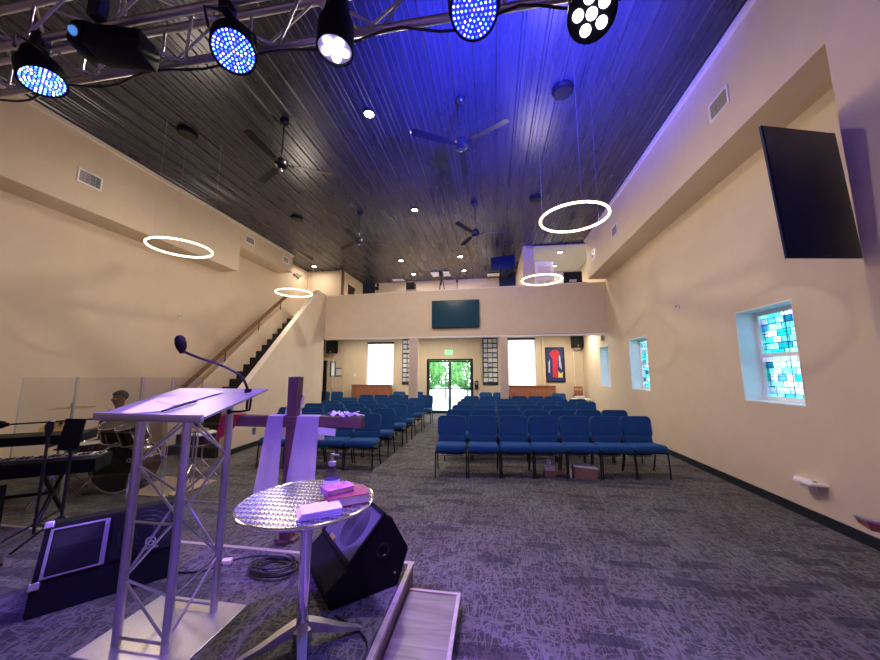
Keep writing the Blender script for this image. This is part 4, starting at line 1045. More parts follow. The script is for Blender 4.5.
for k in range(4):
    a = R(32 + 90 * k)
    ca, sa = math.cos(a), math.sin(a); nx, ny = -sa, ca
    bm = B()
    st = [(.03, .11, .026, .05), (.10, .085, .024, .045), (.19, .05, .020, .03), (.29, .022, .014, .018), (.31, .012, .012, .012)]
    rings = []
    for (r0, z, hw_, hh) in st:
        rings.append([bm.verts.new((r0 * ca + s1 * hw_ * nx, r0 * sa + s1 * hw_ * ny, max(0.0, z + s2 * hh / 2))) for s1, s2 in ((-1, -1), (1, -1), (1, 1), (-1, 1))])
    for A1, B1 in zip(rings, rings[1:]):
        for q in range(4): bm.faces.new((A1[q], A1[(q + 1) % 4], B1[(q + 1) % 4], B1[q]))
    bm.faces.new(rings[0]); bm.faces.new(rings[-1]); obj('foot', bm, 'alu', tb, True)
TZ = .936
def book(name, x, y, z, w, d, h, rz, cover, label, ribbon=False):
    t = thing(name, label, 'book', (x, y, z), rz)
    bm = B(); b2(bm, (-w / 2, -d / 2, 0), (w / 2, d / 2, .004), bev=.001); b2(bm, (-w / 2, -d / 2, h - .004), (w / 2, d / 2, h), bev=.001); b2(bm, (-w / 2 - .002, -d / 2, 0), (-w / 2 + .004, d / 2, h), bev=.001); obj('cover', bm, cover, t)
    bm = B(); b2(bm, (-w / 2 + .004, -d / 2 + .005, .004), (w / 2 - .006, d / 2 - .005, h - .004)); obj('page_block', bm, 'pages', t)
    if ribbon:
        bm = B(); b2(bm, (w / 2 - .01, -.01, h * .45), (w / 2 + .012, .002, h * .5)); obj('bookmark', bm, 'red', t)
    return t
book('hymnal', -.80, 1.80, TZ, .22, .16, .048, R(35), 'bookred', 'thick maroon book lying at the right of the bistro table', True)
book('prayer_book', -.855, 1.80, TZ + .049, .15, .11, .026, R(48), 'bookpurple', 'purple and pink covered book on top of the maroon book')
bk2 = thing('tablet_case', 'slim grey cover leaning under the purple book', 'case', (-.83, 1.815, TZ + .0405), R(40)); bpy.data.objects.remove(bk2)
# folded cloth
bm = B()
for k, (sc_, zz) in enumerate(((1.0, 0), (.98, .012), (.95, .024))):
    bx(bm, (0.004 * k, -.003 * k, zz + .006), (.20 * sc_, .13 * sc_, .011), Matrix.Rotation(R(1.5 * k), 3, 'Z'), .005)
o = obj('folded_napkin', bm, 'napkin', None, True, (-.865, 1.62, TZ)); o.rotation_euler = (0, 0, R(33)); tag(o, 'folded pale lilac cloth on the bistro table beside the books', 'cloth')
# sanitiser bottle
sb = thing('sanitiser_bottle', 'clear pump bottle of hand sanitiser at the back of the bistro table', 'bottle', (-.985, 1.985, TZ))
bm = B(); lathe(bm, [(.042, 0), (.047, .006), (.047, .07), (.038, .10), (.018, .118), (.016, .132)], 24); obj('bottle', bm, 'gel', sb, True)
bm = B(); lathe(bm, [(.02, .128), (.023, .132), (.023, .15), (.01, .156), (.006, .185), (.012, .187), (.012, .198), (.002, .2)], 16); b2(bm, (0, -.007, .186), (.042, .007, .196), bev=.002); obj('pump', bm, 'satin', sb)
bm = B(); lathe(bm, [(.0475, .02), (.048, .021), (.048, .05), (.0475, .051)], 24, None, False); obj('product_band', bm, 'paper', sb, True)

# ------------------------------------------------------------------ cross with cloth
cx, cy = -2.03, 3.2
cr = thing('wooden_cross', 'rough dark timber cross standing on the floor behind the bistro table', 'cross', (cx, cy, 0), R(2))
bm = B()
def rough(lo, hi, seed):
    bmm = B(); b2(bmm, lo, hi)
    bmesh.ops.subdivide_edges(bmm, edges=list(bmm.edges), cuts=5, use_grid_fill=True)
    rn = random.Random(seed)
    for v in bmm.verts: v.co += Vector((rn.uniform(-1, 1), rn.uniform(-1, 1), rn.uniform(-1, 1))) * .004
    return bmm
up = obj('upright', rough((-.053, -.05, 0), (.053, .05, 1.59), 1), 'woodcross', cr)
obj('crossbeam', rough((-.74, -.06, 1.09), (.74, .045, 1.195), 2), 'woodarm', cr)
bm = B()
for a in range(4):
    q = Matrix.Rotation(a * PI / 2, 4, 'Z'); bb = len(bm.verts)
    b2(bm, (-.05, .04, 0), (.05, .10, .03)); bm.verts.ensure_lookup_table(); bmesh.ops.transform(bm, matrix=q, verts=[bm.verts[i] for i in range(bb, len(bm.verts))])
obj('stand', bm, 'woodcross', cr)
def drape(x0, x1, bot_l, bot_r, bl, br_, front=True):
    """cloth hanging from the arm: top edge x0..x1, bottom corners"""
    bm = B(); nu, nv = 14, 18; g = []
    for j in range(nv + 1):
        row = []
        for i in range(nu + 1):
            u = i / nu; v = j / nv
            xt = x0 + (x1 - x0) * u; xb_ = bot_l + (bot_r - bot_l) * u; zb = bl + (br_ - bl) * u
            if j <= 3:
                ph = [(-.07 if not front else .06, 1.05), (.055, 1.20), (-.01, 1.21), (-.072, 1.20)][j]
                row.append(bm.verts.new((xt, ph[0] if j else .056, ph[1] if j else .95)))
            else:
                w = (j - 3) / (nv - 3)
                z = 1.19 + (zb - 1.19) * w; x = xt + (xb_ - xt) * w
                y = -.076 - .012 * w + .012 * w * math.sin(u * 9 + x0 * 3) 
                row.append(bm.verts.new((x, y, z)))
        g.append(row)
    for j in range(nv):
        for i in range(nu): bm.faces.new((g[j][i], g[j][i + 1], g[j + 1][i + 1], g[j + 1][i]))
    r = bmesh.ops.solidify(bm, geom=list(bm.faces), thickness=.004)
    return bm
cl = thing('draped_cloth', 'long lilac cloth draped over the arms of the timber cross', 'cloth', (cx, cy, 0), R(2))
obj('left_panel', drape(-.235, -.07, -.33, -.085, .42, .50), 'lilac', cl, True)
obj('right_panel', drape(.08, .31, .0, .30, .52, .50), 'lilac', cl, True)
bm = B()
pts = [(-.11, .02, 1.19), (-.10, .07, 1.27), (0, .072, 1.33), (.07, .06, 1.36), (.09, -.0, 1.36), (.095, -.05, 1.28), (.11, -.05, 1.20)]
gg = []
for p_ in catmull(pts, 3):
    gg.append([bm.verts.new(p_ + Vector((0, 0, dz_))) for dz_ in (-.05, -.02, .02, .05)])
for A1, B1 in zip(gg, gg[1:]):
    for q in range(3): bm.faces.new((A1[q], A1[q + 1], B1[q + 1], B1[q]))
bmesh.ops.solidify(bm, geom=list(bm.faces), thickness=.006); obj('neck_wrap', bm, 'lilac', cl, True)
# ribbon bits on the arm, card below, red cloth at the left end
bm = B(); rn = random.Random(5)
for k in range(12):
    x = .38 + .33 * k / 11; q = Euler((rn.uniform(-.6, .6), rn.uniform(-.6, .6), rn.uniform(0, 3))).to_matrix()
    bx(bm, (x, rn.uniform(-.03, .02), 1.212 + rn.uniform(0, .02)), (.07, .03, .006), q)
bx(bm, (.62, -.02, 1.23), (.16, .05, .008), Matrix.Rotation(-.25, 3, 'Y'))
o = obj('purple_ribbon', bm, 'lilac', None, False, (cx, cy, 0)); o.rotation_euler = (0, 0, R(2)); tag(o, 'crumpled lilac ribbon on top of the right arm of the cross', 'ribbon')
bm = B(); bx(bm, (.39, -.065, 1.055), (.19, .004, .07), Matrix.Rotation(.08, 3, 'Y')); o = obj('white_card', bm, 'paper', None, False, (cx, cy, 0)); o.rotation_euler = (0, 0, R(2)); tag(o, 'white card hanging below the right arm of the cross', 'card')
bm = B(); bx(bm, (-.43, .0, 1.03), (.04, .004, .07)); o = obj('paper_tag', bm, 'greyceil', None, False, (cx, cy, 0)); o.rotation_euler = (0, 0, R(2)); tag(o, 'small grey tag under the left arm of the cross', 'tag')
bm = B()
prism(bm, [(-.77, -.07, 1.195), (-.56, -.068, 1.195), (-.60, -.075, 1.08), (-.70, -.08, 1.0), (-.80, -.075, .93)], (0, .006, 0)); prism(bm, [(-.77, -.065, 1.20), (-.56, -.063, 1.20), (-.56, .05, 1.20), (-.77, .05, 1.20)], (0, 0, .006))
o = obj('red_cloth', bm, 'red', None, False, (cx, cy, 0)); o.rotation_euler = (0, 0, R(2)); tag(o, 'red cloth hung over the left end of the cross arm', 'cloth')

# ------------------------------------------------------------------ floor monitors
def wedge(name, origin, ax, nx_, L, sec, label, parts):
    """section polygon in (n, z) coordinates extruded along ax"""
    t = thing(name, label, 'speaker', origin)
    ax = Vector(ax).normalized(); nn = Vector(nx_).normalized()
    poly = [nn * a + Vector((0, 0, z)) for a, z in sec]
    bm = B(); prism(bm, poly, ax * L); bmesh.ops.bevel(bm, geom=list(bm.edges), offset=.008, segments=2, affect='EDGES'); cab = obj('cabinet', bm, 'cab', t)
    return t, ax, nn
# right monitor : base corner E, side panel runs E->D
E = (-1.0, 2.06, .2)
t, ax, nn = wedge('floor_monitor', E, (-.69, .73, 0), (.73, .69, 0), .60, [(.0, 0), (.46, 0), (.54, .21), (.40, .45), (.36, .465), (.12, .215), (-.03, .10)], 'black floor monitor speaker with round woofer at the stage corner', None)
# sloped baffle runs between (.12,.215) and (.36,.465)
b0, b1 = nn * .12 + Vector((0, 0, .215)), nn * .36 + Vector((0, 0, .465)); up_ = (b1 - b0); upn = up_.normalized(); bn = ax.cross(upn); 
if bn.z < 0: bn = -bn
def baffle_mat(u, v, lift): return Matrix.Translation(b0 + ax * u + upn * v + bn * lift)
fr = Matrix((ax, upn, bn)).transposed().to_4x4()
hgt = up_.length
bm = B(); bx(bm, (.30, hgt / 2, .004), (.56, hgt - .02, .010), None, .003); bmesh.ops.transform(bm, matrix=Matrix.Translation(b0) @ fr, verts=bm.verts); gr = obj('grille', bm, 'grille', t)
bm = B()
for k in range(9):
    r0 = .018 + k * .0145
    tube(bm, [(.24 + r0 * math.cos(2 * PI * q / 36), hgt / 2 + r0 * math.sin(2 * PI * q / 36), .010) for q in range(36)], .0028, 5, True)
bmesh.ops.transform(bm, matrix=Matrix.Translation(b0) @ fr, verts=bm.verts); obj('woofer_rings', bm, 'frame', gr, True)
bm = B(); bx(bm, (.40, .02, .014), (.08, .035, .008), Matrix.Rotation(.0, 3, 'Z'), .003); bmesh.ops.transform(bm, matrix=Matrix.Translation(b0) @ fr, verts=bm.verts); bd = obj('maker_badge', bm, 'gold', t)
bm = B()
for v0, v1 in ((-.012, .012), (hgt - .012, hgt + .012)): b2(bm, (0, v0, .006), (.6, v1, .022), bev=.004)
b2(bm, (-.002, 0, .004), (.02, hgt, .02), bev=.004); b2(bm, (.58, 0, .004), (.602, hgt, .02), bev=.004)
bmesh.ops.transform(bm, matrix=Matrix.Translation(b0) @ fr, verts=bm.verts); obj('grille_frame', bm, 'cab', t)
# side handle cup
bm = B(); q = Matrix.Translation(nn * .34 + Vector((0, 0, .25)) - ax * .002) @ (-ax).to_track_quat('Z', 'Y').to_matrix().to_4x4(); lathe(bm, [(.028, -.01), (.045, .0), (.045, .006), (.036, .007), (.03, -.004)], 24, q); obj('handle_cup', bm, 'blackmetal', t, True)
bm = B(); q = Matrix.Translation(nn * .43 + Vector((0, 0, .09)) - ax * .002) @ (-ax).to_track_quat('Z', 'Y').to_matrix().to_4x4(); lathe(bm, [(.001, .0), (.008, .0), (.008, .005), (.001, .006)], 10, q); obj('corner_screw', bm, 'alu', t)
# left monitor
E2 = (-2.70, 1.69, .2)
ax2 = Vector((.655, .755, 0)).normalized(); n2 = Vector((-.755, .655, 0)).normalized()
t, ax, nn = wedge('floor_monitor', E2, ax2, n2, .70, [(.02, 0), (.52, 0), (.52, .28), (.42, .425), (.30, .425), (.10, .14)], 'large black floor monitor with a square horn and emblem, at the left of the stage', None)
b0, b1 = nn * .10 + Vector((0, 0, .14)), nn * .30 + Vector((0, 0, .425)); up_ = b1 - b0; upn = up_.normalized(); bn = ax.cross(upn)
if bn.z < 0: bn = -bn
fr = Matrix((ax, upn, bn)).transposed().to_4x4()
if fr.to_3x3().determinant() < 0: fr = Matrix((ax, upn, bn)).transposed().to_4x4()
hgt = up_.length; MT = Matrix.Translation(b0) @ fr
bm = B(); b2(bm, (.03, .03, .004), (.045, hgt - .03, .016)); b2(bm, (.285, .03, .004), (.31, hgt - .03, .016)); b2(bm, (.045, .03, .004), (.285, .04, .016)); b2(bm, (.045, hgt - .04, .004), (.285, hgt - .03, .016))
bmesh.ops.transform(bm, matrix=MT, verts=bm.verts); hf = obj('horn_frame', bm, 'satin', t)
bm = B()  # horn flare recess drawn as inward funnel lying above cabinet skin
hexa(bm, [(.05, .05, .006), (.28, .05, .006), (.28, hgt - .05, .006), (.05, hgt - .05, .006), (.05, .05, .010), (.28, .05, .010), (.28, hgt - .05, .010), (.05, hgt - .05, .010)])
bmesh.ops.transform(bm, matrix=MT, verts=bm.verts); obj('horn_mouth', bm, 'black', t)
bm = B()
n_ = 10
for k in range(n_):
    a = k / n_; y0_, y1_ = hgt - .05 - a * .1, hgt - .05 - (a + 1 / n_) * .1
    hexa(bm, [(.05, y1_, .010), (.28, y1_, .010), (.28, y0_, .010), (.05, y0_, .010), (.05, y1_, .0105 + .008 * (1 - a - 1 / n_) ** 2), (.28, y1_, .0105 + .008 * (1 - a - 1 / n_) ** 2), (.28, y0_, .0105 + .008 * (1 - a) ** 2), (.05, y0_, .0105 + .008 * (1 - a) ** 2)])
bmesh.ops.transform(bm, matrix=MT, verts=bm.verts); obj('horn_lip', bm, 'frame', t)
bm = B(); b2(bm, (.33, .03, .004), (.68, hgt - .03, .014), bev=.004); bmesh.ops.transform(bm, matrix=MT, verts=bm.verts); wg = obj('woofer_grille', bm, 'cab', t)
bm = B()
for k in range(4): tube(bm, [(.505 + (.05 + .03 * k) * math.cos(2 * PI * q / 32), hgt / 2 + (.05 + .03 * k) * math.sin(2 * PI * q / 32), .014) for q in range(32)], .0025, 5, True)
bmesh.ops.transform(bm, matrix=MT, verts=bm.verts); obj('woofer_rings', bm, 'frame', wg, True)
# tuning-fork emblem
bm = B(); ex, ey = .54, .10
tube(bm, [(ex + .026 * math.cos(2 * PI * q / 24), ey + .026 * math.sin(2 * PI * q / 24), .018) for q in range(24)], .0028, 6, True)
for k in range(3):
    a = PI / 2 + k * 2 * PI / 3; cyl(bm, (ex, ey, .018), (ex + .024 * math.cos(a), ey + .024 * math.sin(a), .018), .0022, n=6)
    for s1 in (-1, 1): cyl(bm, (ex + .008 * math.cos(a) + s1 * .004 * -math.sin(a), ey + .008 * math.sin(a) + s1 * .004 * math.cos(a), .018), (ex + .02 * math.cos(a) + s1 * .004 * -math.sin(a), ey + .02 * math.sin(a) + s1 * .004 * math.cos(a), .018), .0013, n=5)
bmesh.ops.transform(bm, matrix=MT, verts=bm.verts); obj('emblem', bm, 'paper', t)
text_mesh('lettering', 'YAMAHA', .022, MT @ Matrix.Translation((ex, ey - .045, .018)), 'paper', t, .001)
for (u, v) in ((.0, .0), (.0, hgt)):
    bm = B(); b2(bm, (u - .006, v - .02, -.005), (u + .04, v + .02, .02), bev=.004); bmesh.ops.transform(bm, matrix=MT, verts=bm.verts); obj('metal_corner', bm, 'alu', t)
bm = B(); tube(bm, catmull([(-3.0, 1.74, .46), (-3.12, 1.8, .47), (-3.24, 1.80, .38), (-3.25, 1.70, .24), (-3.1, 1.62, .215), (-2.95, 1.58, .21)]), .011, 8); tag(obj('speaker_cable', bm, 'rub'), 'black cable looping at the left end of the left floor monitor', 'cable')
# cable coil and loose cables on the stage
bm = B(); pts = []
for k in range(240):
    a = k * .19; r0 = .10 + .025 * math.sin(k * .11); pts.append((-1.60 + .02 * math.sin(k * .05) + r0 * 1.5 * math.cos(a), 2.38 + r0 * math.sin(a), .212 + .00022 * k + .006 * math.sin(k * .31)))
tube(bm, pts, .0055, 6); tag(obj('cable_coil', bm, 'rub'), 'black coiled cable on the stage left of the right monitor', 'cable')
bm = B(); tube(bm, catmull([(-1.45, 2.5, .207), (-1.7, 2.56, .207), (-1.95, 2.5, .207), (-2.1, 2.3, .207), (-2.3, 2.25, .207)]), .006, 6); tag(obj('stage_cable', bm, 'rub'), 'thin black cable running along the front of the stage', 'cable')
bm = B(); tube(bm, catmull([(-.95, 2.03, .207), (-.78, 1.95, .207), (-.68, 1.85, .207), (-.68, 1.7, .207), (-.72, 1.5, .207)]), .006, 6); tag(obj('stage_cable', bm, 'rub'), 'thin black cable curving past the table foot to the stage edge', 'cable')
bm = B(); bx(bm, (0, 0, .015), (.07, .05, .03), Matrix.Rotation(.3, 3, 'Z'), .006); tag(obj('cable_adapter', bm, 'pages', None, False, (-2.02, 2.42, .2)), 'small pale adapter on the stage behind the lectern', 'adapter')

# ------------------------------------------------------------------ keyboards, stands, mic
def keyboard(name, p0, p1, z, depth, th, label, cat='keyboard', keys=True):
    p0, p1 = Vector(p0), Vector(p1); d = p1 - p0; L = d.length; ang = math.atan2(d.y, d.x)
    t = thing(name, label, cat, ((p0.x + p1.x) / 2, (p0.y + p1.y) / 2, z), ang)
    bm = B(); b2(bm, (-L / 2, -depth / 2, 0), (L / 2, depth / 2, th), bev=.008); obj('case', bm, 'blackm', t)
    if keys:
        bm = B(); nk = 44
        for k in range(nk):
            a = -L / 2 + .04 + (L - .08) * k / nk; b2(bm, (a + .001, depth * .02, th), (a + (L - .08) / nk - .001, depth / 2 - .01, th + .012))
        obj('white_keys', bm, 'paper', t)
        bm = B()
        for k in range(nk):
            if k % 7 in (0, 1, 3, 4, 5):
                a = -L / 2 + .04 + (L - .08) * (k + .7) / nk; b2(bm, (a, depth * .02, th + .012), (a + .014, depth * .3, th + .022))
        obj('black_keys', bm, 'black', t)
    bm = B()
    for k in range(10): cyl(bm, (-L / 2 + .1 + k * .05, -depth * .25, th), (-L / 2 + .1 + k * .05, -depth * .25, th + .02), .01, n=8)
    obj('control_knobs', bm, 'black', t)
    return t
keyboard('keyboard', (-5.25, 2.30), (-4.25, 3.0), .93, .33, .085, 'upper black keyboard on the stand by the left wall', keys=False)
keyboard('keyboard', (-5.35, 2.22), (-4.1, 3.05), .64, .36, .13, 'lower wider black keyboard below the upper one at left')
t = thing('keyboard_stand', 'black cross legged stand carrying both keyboards', 'stand', (-4.75, 2.64, .2), math.atan2(.75, 1.15))
for s1 in (-.4, .4):
    bm = B()
    for a, b_ in (((s1, -.2, 0), (s1, .2, .47)), ((s1, .2, 0), (s1, -.2, .47))): cyl(bm, a, b_, .02)
    cyl(bm, (s1, -.24, .015), (s1, .24, .015), .016)
    obj('cross_leg', bm, 'blackmetal', t)
bm = B()
for s1 in (-.4, .4): cyl(bm, (s1, .16, .47), (s1, .2, .72), .016); cyl(bm, (s1, -.17, .715), (s1, .2, .715), .014)
obj('upper_tier', bm, 'blackmetal', t)
bm = B(); cyl(bm, (-.4, 0, .235), (.4, 0, .235), .018); obj('brace_bar', bm, 'blackmetal', t)
t = thing('dark_filler_box', 'black amplifier-shaped box added to fill the darkness under the keyboards at left', 'amplifier', (-4.72, 2.3, .2), .5)  # added box, put in to keep the space under the keyboards dark
bm = B(); b2(bm, (-.32, -.14, 0), (.32, .14, .40), bev=.01); obj('cabinet', bm, 'cab', t)
bm = B(); b2(bm, (-.29, -.146, .03), (.29, -.14, .30)); obj('front_grille', bm, 'blackm', t)
bm = B(); cyl(bm, (-.1, 0, .415), (.1, 0, .415), .012); obj('handle', bm, 'black', t)
# microphone boom
t = thing('boom_microphone', 'black microphone on a long horizontal boom above the keyboards', 'microphone stand', (-4.0, 2.5, .2))
bm = B(); cyl(bm, (0, 0, .03), (0, 0, .98), .011); obj('pole', bm, 'blackmetal', t)
for k in range(3):
    a = k * 2 * PI / 3 + .4; bm = B(); cyl(bm, (0, 0, .12), (.28 * math.cos(a), .28 * math.sin(a), .0095), .009); obj('leg', bm, 'blackmetal', t)
bm = B(); cyl(bm, (-.46, -.03, .955), (.52, .1, 1.02), .0075); cyl(bm, (-.02, 0, .93), (.02, 0, 1.0), .022); lathe(bm, [(.02, .86), (.03, .93), (.03, .97), (.015, .99)], 12); obj('boom', bm, 'blackmetal', t)
bm = B(); lathe(bm, [(.01, 0), (.033, .02), (.038, .05), (.033, .09), (.02, .105), (.018, .14), (.008, .15)], 14, Matrix.Translation((-.46 - .12, -.042, .951)) @ Vector((1, .1, .04)).to_track_quat('Z', 'Y').to_matrix().to_4x4()); obj('microphone', bm, 'blackm', t, True)
# music stand
t = thing('music_stand', 'black music stand with a tall desk in front of the drum kit', 'music stand', (-3.74, 2.50, .2), .1)
bm = B(); bx(bm, (0, 0, .89), (.19, .018, .26), Matrix.Rotation(R(-8), 3, 'X'), .004); obj('desk', bm, 'blackm', t)
bm = B(); b2(bm, (-.095, -.05, .755), (.095, 0, .765)); obj('ledge', bm, 'blackm', t)
bm = B(); cyl(bm, (0, .01, .1), (0, .01, .85), .012); obj('pole', bm, 'blackmetal', t)
for k in range(3):
    a = k * 2 * PI / 3 + .2; bm = B(); cyl(bm, (0, .01, .2), (.26 * math.cos(a), .26 * math.sin(a), .0095), .009); obj('leg', bm, 'blackmetal', t)

# ------------------------------------------------------------------ drum kit
def drum(bm_list, c, axis, r, L, name, parent, headm='drumhead', lugs=8):
    axis = Vector(axis).normalized(); Q = Matrix.Translation(Vector(c)) @ axis.to_track_quat('Z', 'Y').to_matrix().to_4x4()
    bm = B(); lathe(bm, [(r * .98, -L / 2), (r, -L / 2), (r, L / 2), (r * .98, L / 2)], 32, Q); sh = obj(name, bm, 'drumshell', parent, True)
    bm = B(); lathe(bm, [(.001, L / 2), (r * .97, L / 2), (r * .97, L / 2 + .006), (.001, L / 2 + .006)], 32, Q); hd = obj('drum_head', bm, headm, sh)
    for s_ in (-1, 1):
        bm = B(); tube(bm, [Q @ Vector((r * 1.02 * math.cos(2 * PI * k / 36), r * 1.02 * math.sin(2 * PI * k / 36), s_ * (L / 2 + .004))) for k in range(36)], .011 if r > .2 else .008, 6, True); obj('hoop', bm, 'chrome', sh, True)
    bm = B()
    for k in range(lugs):
        a = 2 * PI * (k + .5) / lugs; p = Vector((r * 1.03 * math.cos(a), r * 1.03 * math.sin(a), 0))
        cyl(bm, Q @ (p + Vector((0, 0, -L / 2))), Q @ (p + Vector((0, 0, L / 2))), .0045, n=6)
        cyl(bm, Q @ (p + Vector((0, 0, -.03))), Q @ (p + Vector((0, 0, .03))), .011, n=8)
    obj('tension_rods', bm, 'chrome', sh, True)
    return sh
KX, KY = -5.22, 4.0
t = thing('bass_drum', 'dark bass drum with chrome hoops and two toms mounted on top', 'drum', (KX, KY, 0))
fv = Vector((.28, -1, 0)).normalized()
drum(None, (0, .2, .315), fv, .305, .38, 'bass_shell', t, 'drumhead', 8)
bm = B(); Qh = Matrix.Translation(Vector((0, .2, .30)) + fv * .204) @ fv.to_track_quat('Z', 'Y').to_matrix().to_4x4()
text_me = text_mesh('head_lettering', 'o', .12, Matrix.Translation(Vector((0, .2, .30)) + fv * .205) @ Matrix.Rotation(math.atan2(fv.x, -fv.y), 4, 'Z') @ Matrix.Rotation(PI / 2, 4, 'X') @ Matrix.Translation((.15, .14, 0)), 'paper', t, .001); bm.free()
for s1 in (-1, 1):
    bm = B(); cyl(bm, (s1 * .27, .02, .26), (s1 * .40, -.1, 0.0), .010); obj('spur', bm, 'chrome', t)
drum(None, (-.2, .12, .80), (.12, -.35, .9), .15, .22, 'mounted_tom', t, 'drumhead', 6)
drum(None, (.18, .08, .80), (-.08, -.35, .9), .165, .24, 'mounted_tom', t, 'drumhead', 6)
bm = B(); cyl(bm, (0, .2, .58), (0, .2, .86), .014); cyl(bm, (0, .2, .78), (-.14, .16, .80), .010); cyl(bm, (0, .2, .78), (.12, .14, .80), .010); obj('tom_mount', bm, 'chrome', t)
t = thing('floor_tom', 'dark floor tom on chrome legs left of the bass drum', 'drum', (-5.95, 4.2, 0))
drum(None, (0, 0, .42), (0, 0, 1), .2, .36, 'tom_shell', t, 'drumwhite', 8)
for k in range(3):
    a = k * 2 * PI / 3; bm = B(); cyl(bm, (.215 * math.cos(a), .215 * math.sin(a), .5), (.235 * math.cos(a), .235 * math.sin(a), 0), .008); obj('leg', bm, 'chrome', t)
t = thing('snare_drum', 'snare drum on a chrome stand behind the bass drum at right', 'drum', (-4.55, 4.75, 0))
drum(None, (0, 0, .62), (0, -.1, 1), .17, .14, 'snare_shell', t, 'drumwhite', 8)
bm = B(); cyl(bm, (0, 0, .2), (0, 0, .54), .012); obj('stand_pole', bm, 'chrome', t)
for k in range(3):
    a = k * 2 * PI / 3 + .5; bm = B(); cyl(bm, (0, 0, .3), (.25 * math.cos(a), .25 * math.sin(a), .008), .008); cyl(bm, (0, 0, .5), (.17 * math.cos(a), .17 * math.sin(a), .545), .007); obj('leg', bm, 'chrome', t)
def cymbal_stand(x, y, z, r, label, tiltv=(0, 0, 1), hat=False):
    t = thing('hi_hat_stand' if hat else 'cymbal_stand', label, 'cymbal', (x, y, 0))
    for k in range(3):
        a = k * 2 * PI / 3 + .8; bm = B(); cyl(bm, (0, 0, .35), (.27 * math.cos(a), .27 * math.sin(a), .008), .009); obj('leg', bm, 'chrome', t)
    bm = B(); cyl(bm, (0, 0, .1), (0, 0, z + .05), .009); cyl(bm, (0, 0, .1), (0, 0, .75), .013); lathe(bm, [(.018, .72), (.022, .74), (.018, .77)], 10); obj('pole', bm, 'chrome', t, True)
    Q = Matrix.Translation((0, 0, z)) @ Vector(tiltv).normalized().to_track_quat('Z', 'Y').to_matrix().to_4x4()
    for kk in range(2 if hat else 1):
        s1 = -1 if kk else 1
        bm = B(); lathe(bm, [(.012, s1 * .034), (.028, s1 * .032), (.045, s1 * .016), (.1, s1 * .012), (r, 0), (r, s1 * -.0015), (.1, s1 * .009), (.043, s1 * .013), (.012, s1 * .03)], 40, Q @ Matrix.Translation((0, 0, s1 * .008 if hat else 0))); obj('cymbal', bm, 'brass', t, True)
    bm = B(); lathe(bm, [(.004, .034), (.017, .036), (.017, .05), (.006, .07), (.003, .075)], 10, Q); obj('wing_nut', bm, 'blackm', t, True)
    if hat:
        bm = B(); bx(bm, (0, -.15, .05), (.09, .26, .015), Matrix.Rotation(R(12), 3, 'X'), .004); obj('pedal', bm, 'chrome', t)
    return t
cymbal_stand(-5.98, 3.95, 1.14, .25, 'large brass cymbal on a stand at the left of the drum kit')
cymbal_stand(-4.25, 4.28, .82, .17, 'pair of hi-hat cymbals at the right end of the drum kit', hat=True)
cymbal_stand(-5.6, 3.62, .94, .20, 'brass cymbal in front of the drummer', (.15, -.3, 1))
t = thing('drum_throne', 'round black drum stool under the drummer', 'stool', (-6.08, 4.68, 0))
bm = B(); lathe(bm, [(.13, .42), (.165, .43), (.17, .47), (.15, .495), (.02, .50)], 28); obj('seat', bm, 'blackm', t, True)
bm = B(); cyl(bm, (0, 0, .2), (0, 0, .43), .014); obj('pole', bm, 'chrome', t)
for k in range(3):
    a = k * 2 * PI / 3; bm = B(); cyl(bm, (0, 0, .28), (.25 * math.cos(a), .25 * math.sin(a), .01), .01); obj('leg', bm, 'chrome', t)
bm = B(); prism(bm, [(-4.85, 3.98, .0), (-4.22, 4.0, 0), (-4.2, 4.7, 0), (-5.17, 4.75, 0)], (0, 0, .012)); tag(obj('floor_board', bm, 'tan'), 'tan floor board at the right end of the drum kit', 'board')

# clear drum shield panels
pan = [(-6.25, 3.55), (-5.15, 3.42), (-4.42, 3.62), (-4.22, 3.85), (-4.0, 4.1)]
labs = ['widest clear acrylic drum shield panel at left', 'clear acrylic drum shield panel in front of the bass drum', 'narrow clear shield panel right of the bass drum', 'narrow clear shield panel at the right end of the drum shield']
for (a, b_), lb in zip(zip(pan, pan[1:]), labs):
    a, b_ = Vector((*a, 0)), Vector((*b_, 0)); d = b_ - a; L = d.length; ang = math.atan2(d.y, d.x)
    t = thing('shield_panel', lb, 'shield panel', tuple((a + b_) / 2), ang, 'clear drum shield panels')
    bm = B(); b2(bm, (-L / 2 + .006, -.003, .02), (L / 2 - .006, .003, 1.575)); obj('sheet', bm, 'acrylic', t)
    bm = B(); b2(bm, (L / 2 - .022, -.006, .0), (L / 2 - .004, .006, 1.58)); obj('edge_strip', bm, 'acredge', t)
    bm = B(); b2(bm, (-L / 2 + .004, -.006, .0), (-L / 2 + .014, .006, 1.58)); obj('edge_strip', bm, 'acredge', t)
    for zz in (.35, 1.2):
        bm = B(); b2(bm, (L / 2 - .03, -.009, zz), (L / 2 - .004, .009, zz + .06)); obj('hinge', bm, 'acredge', t)

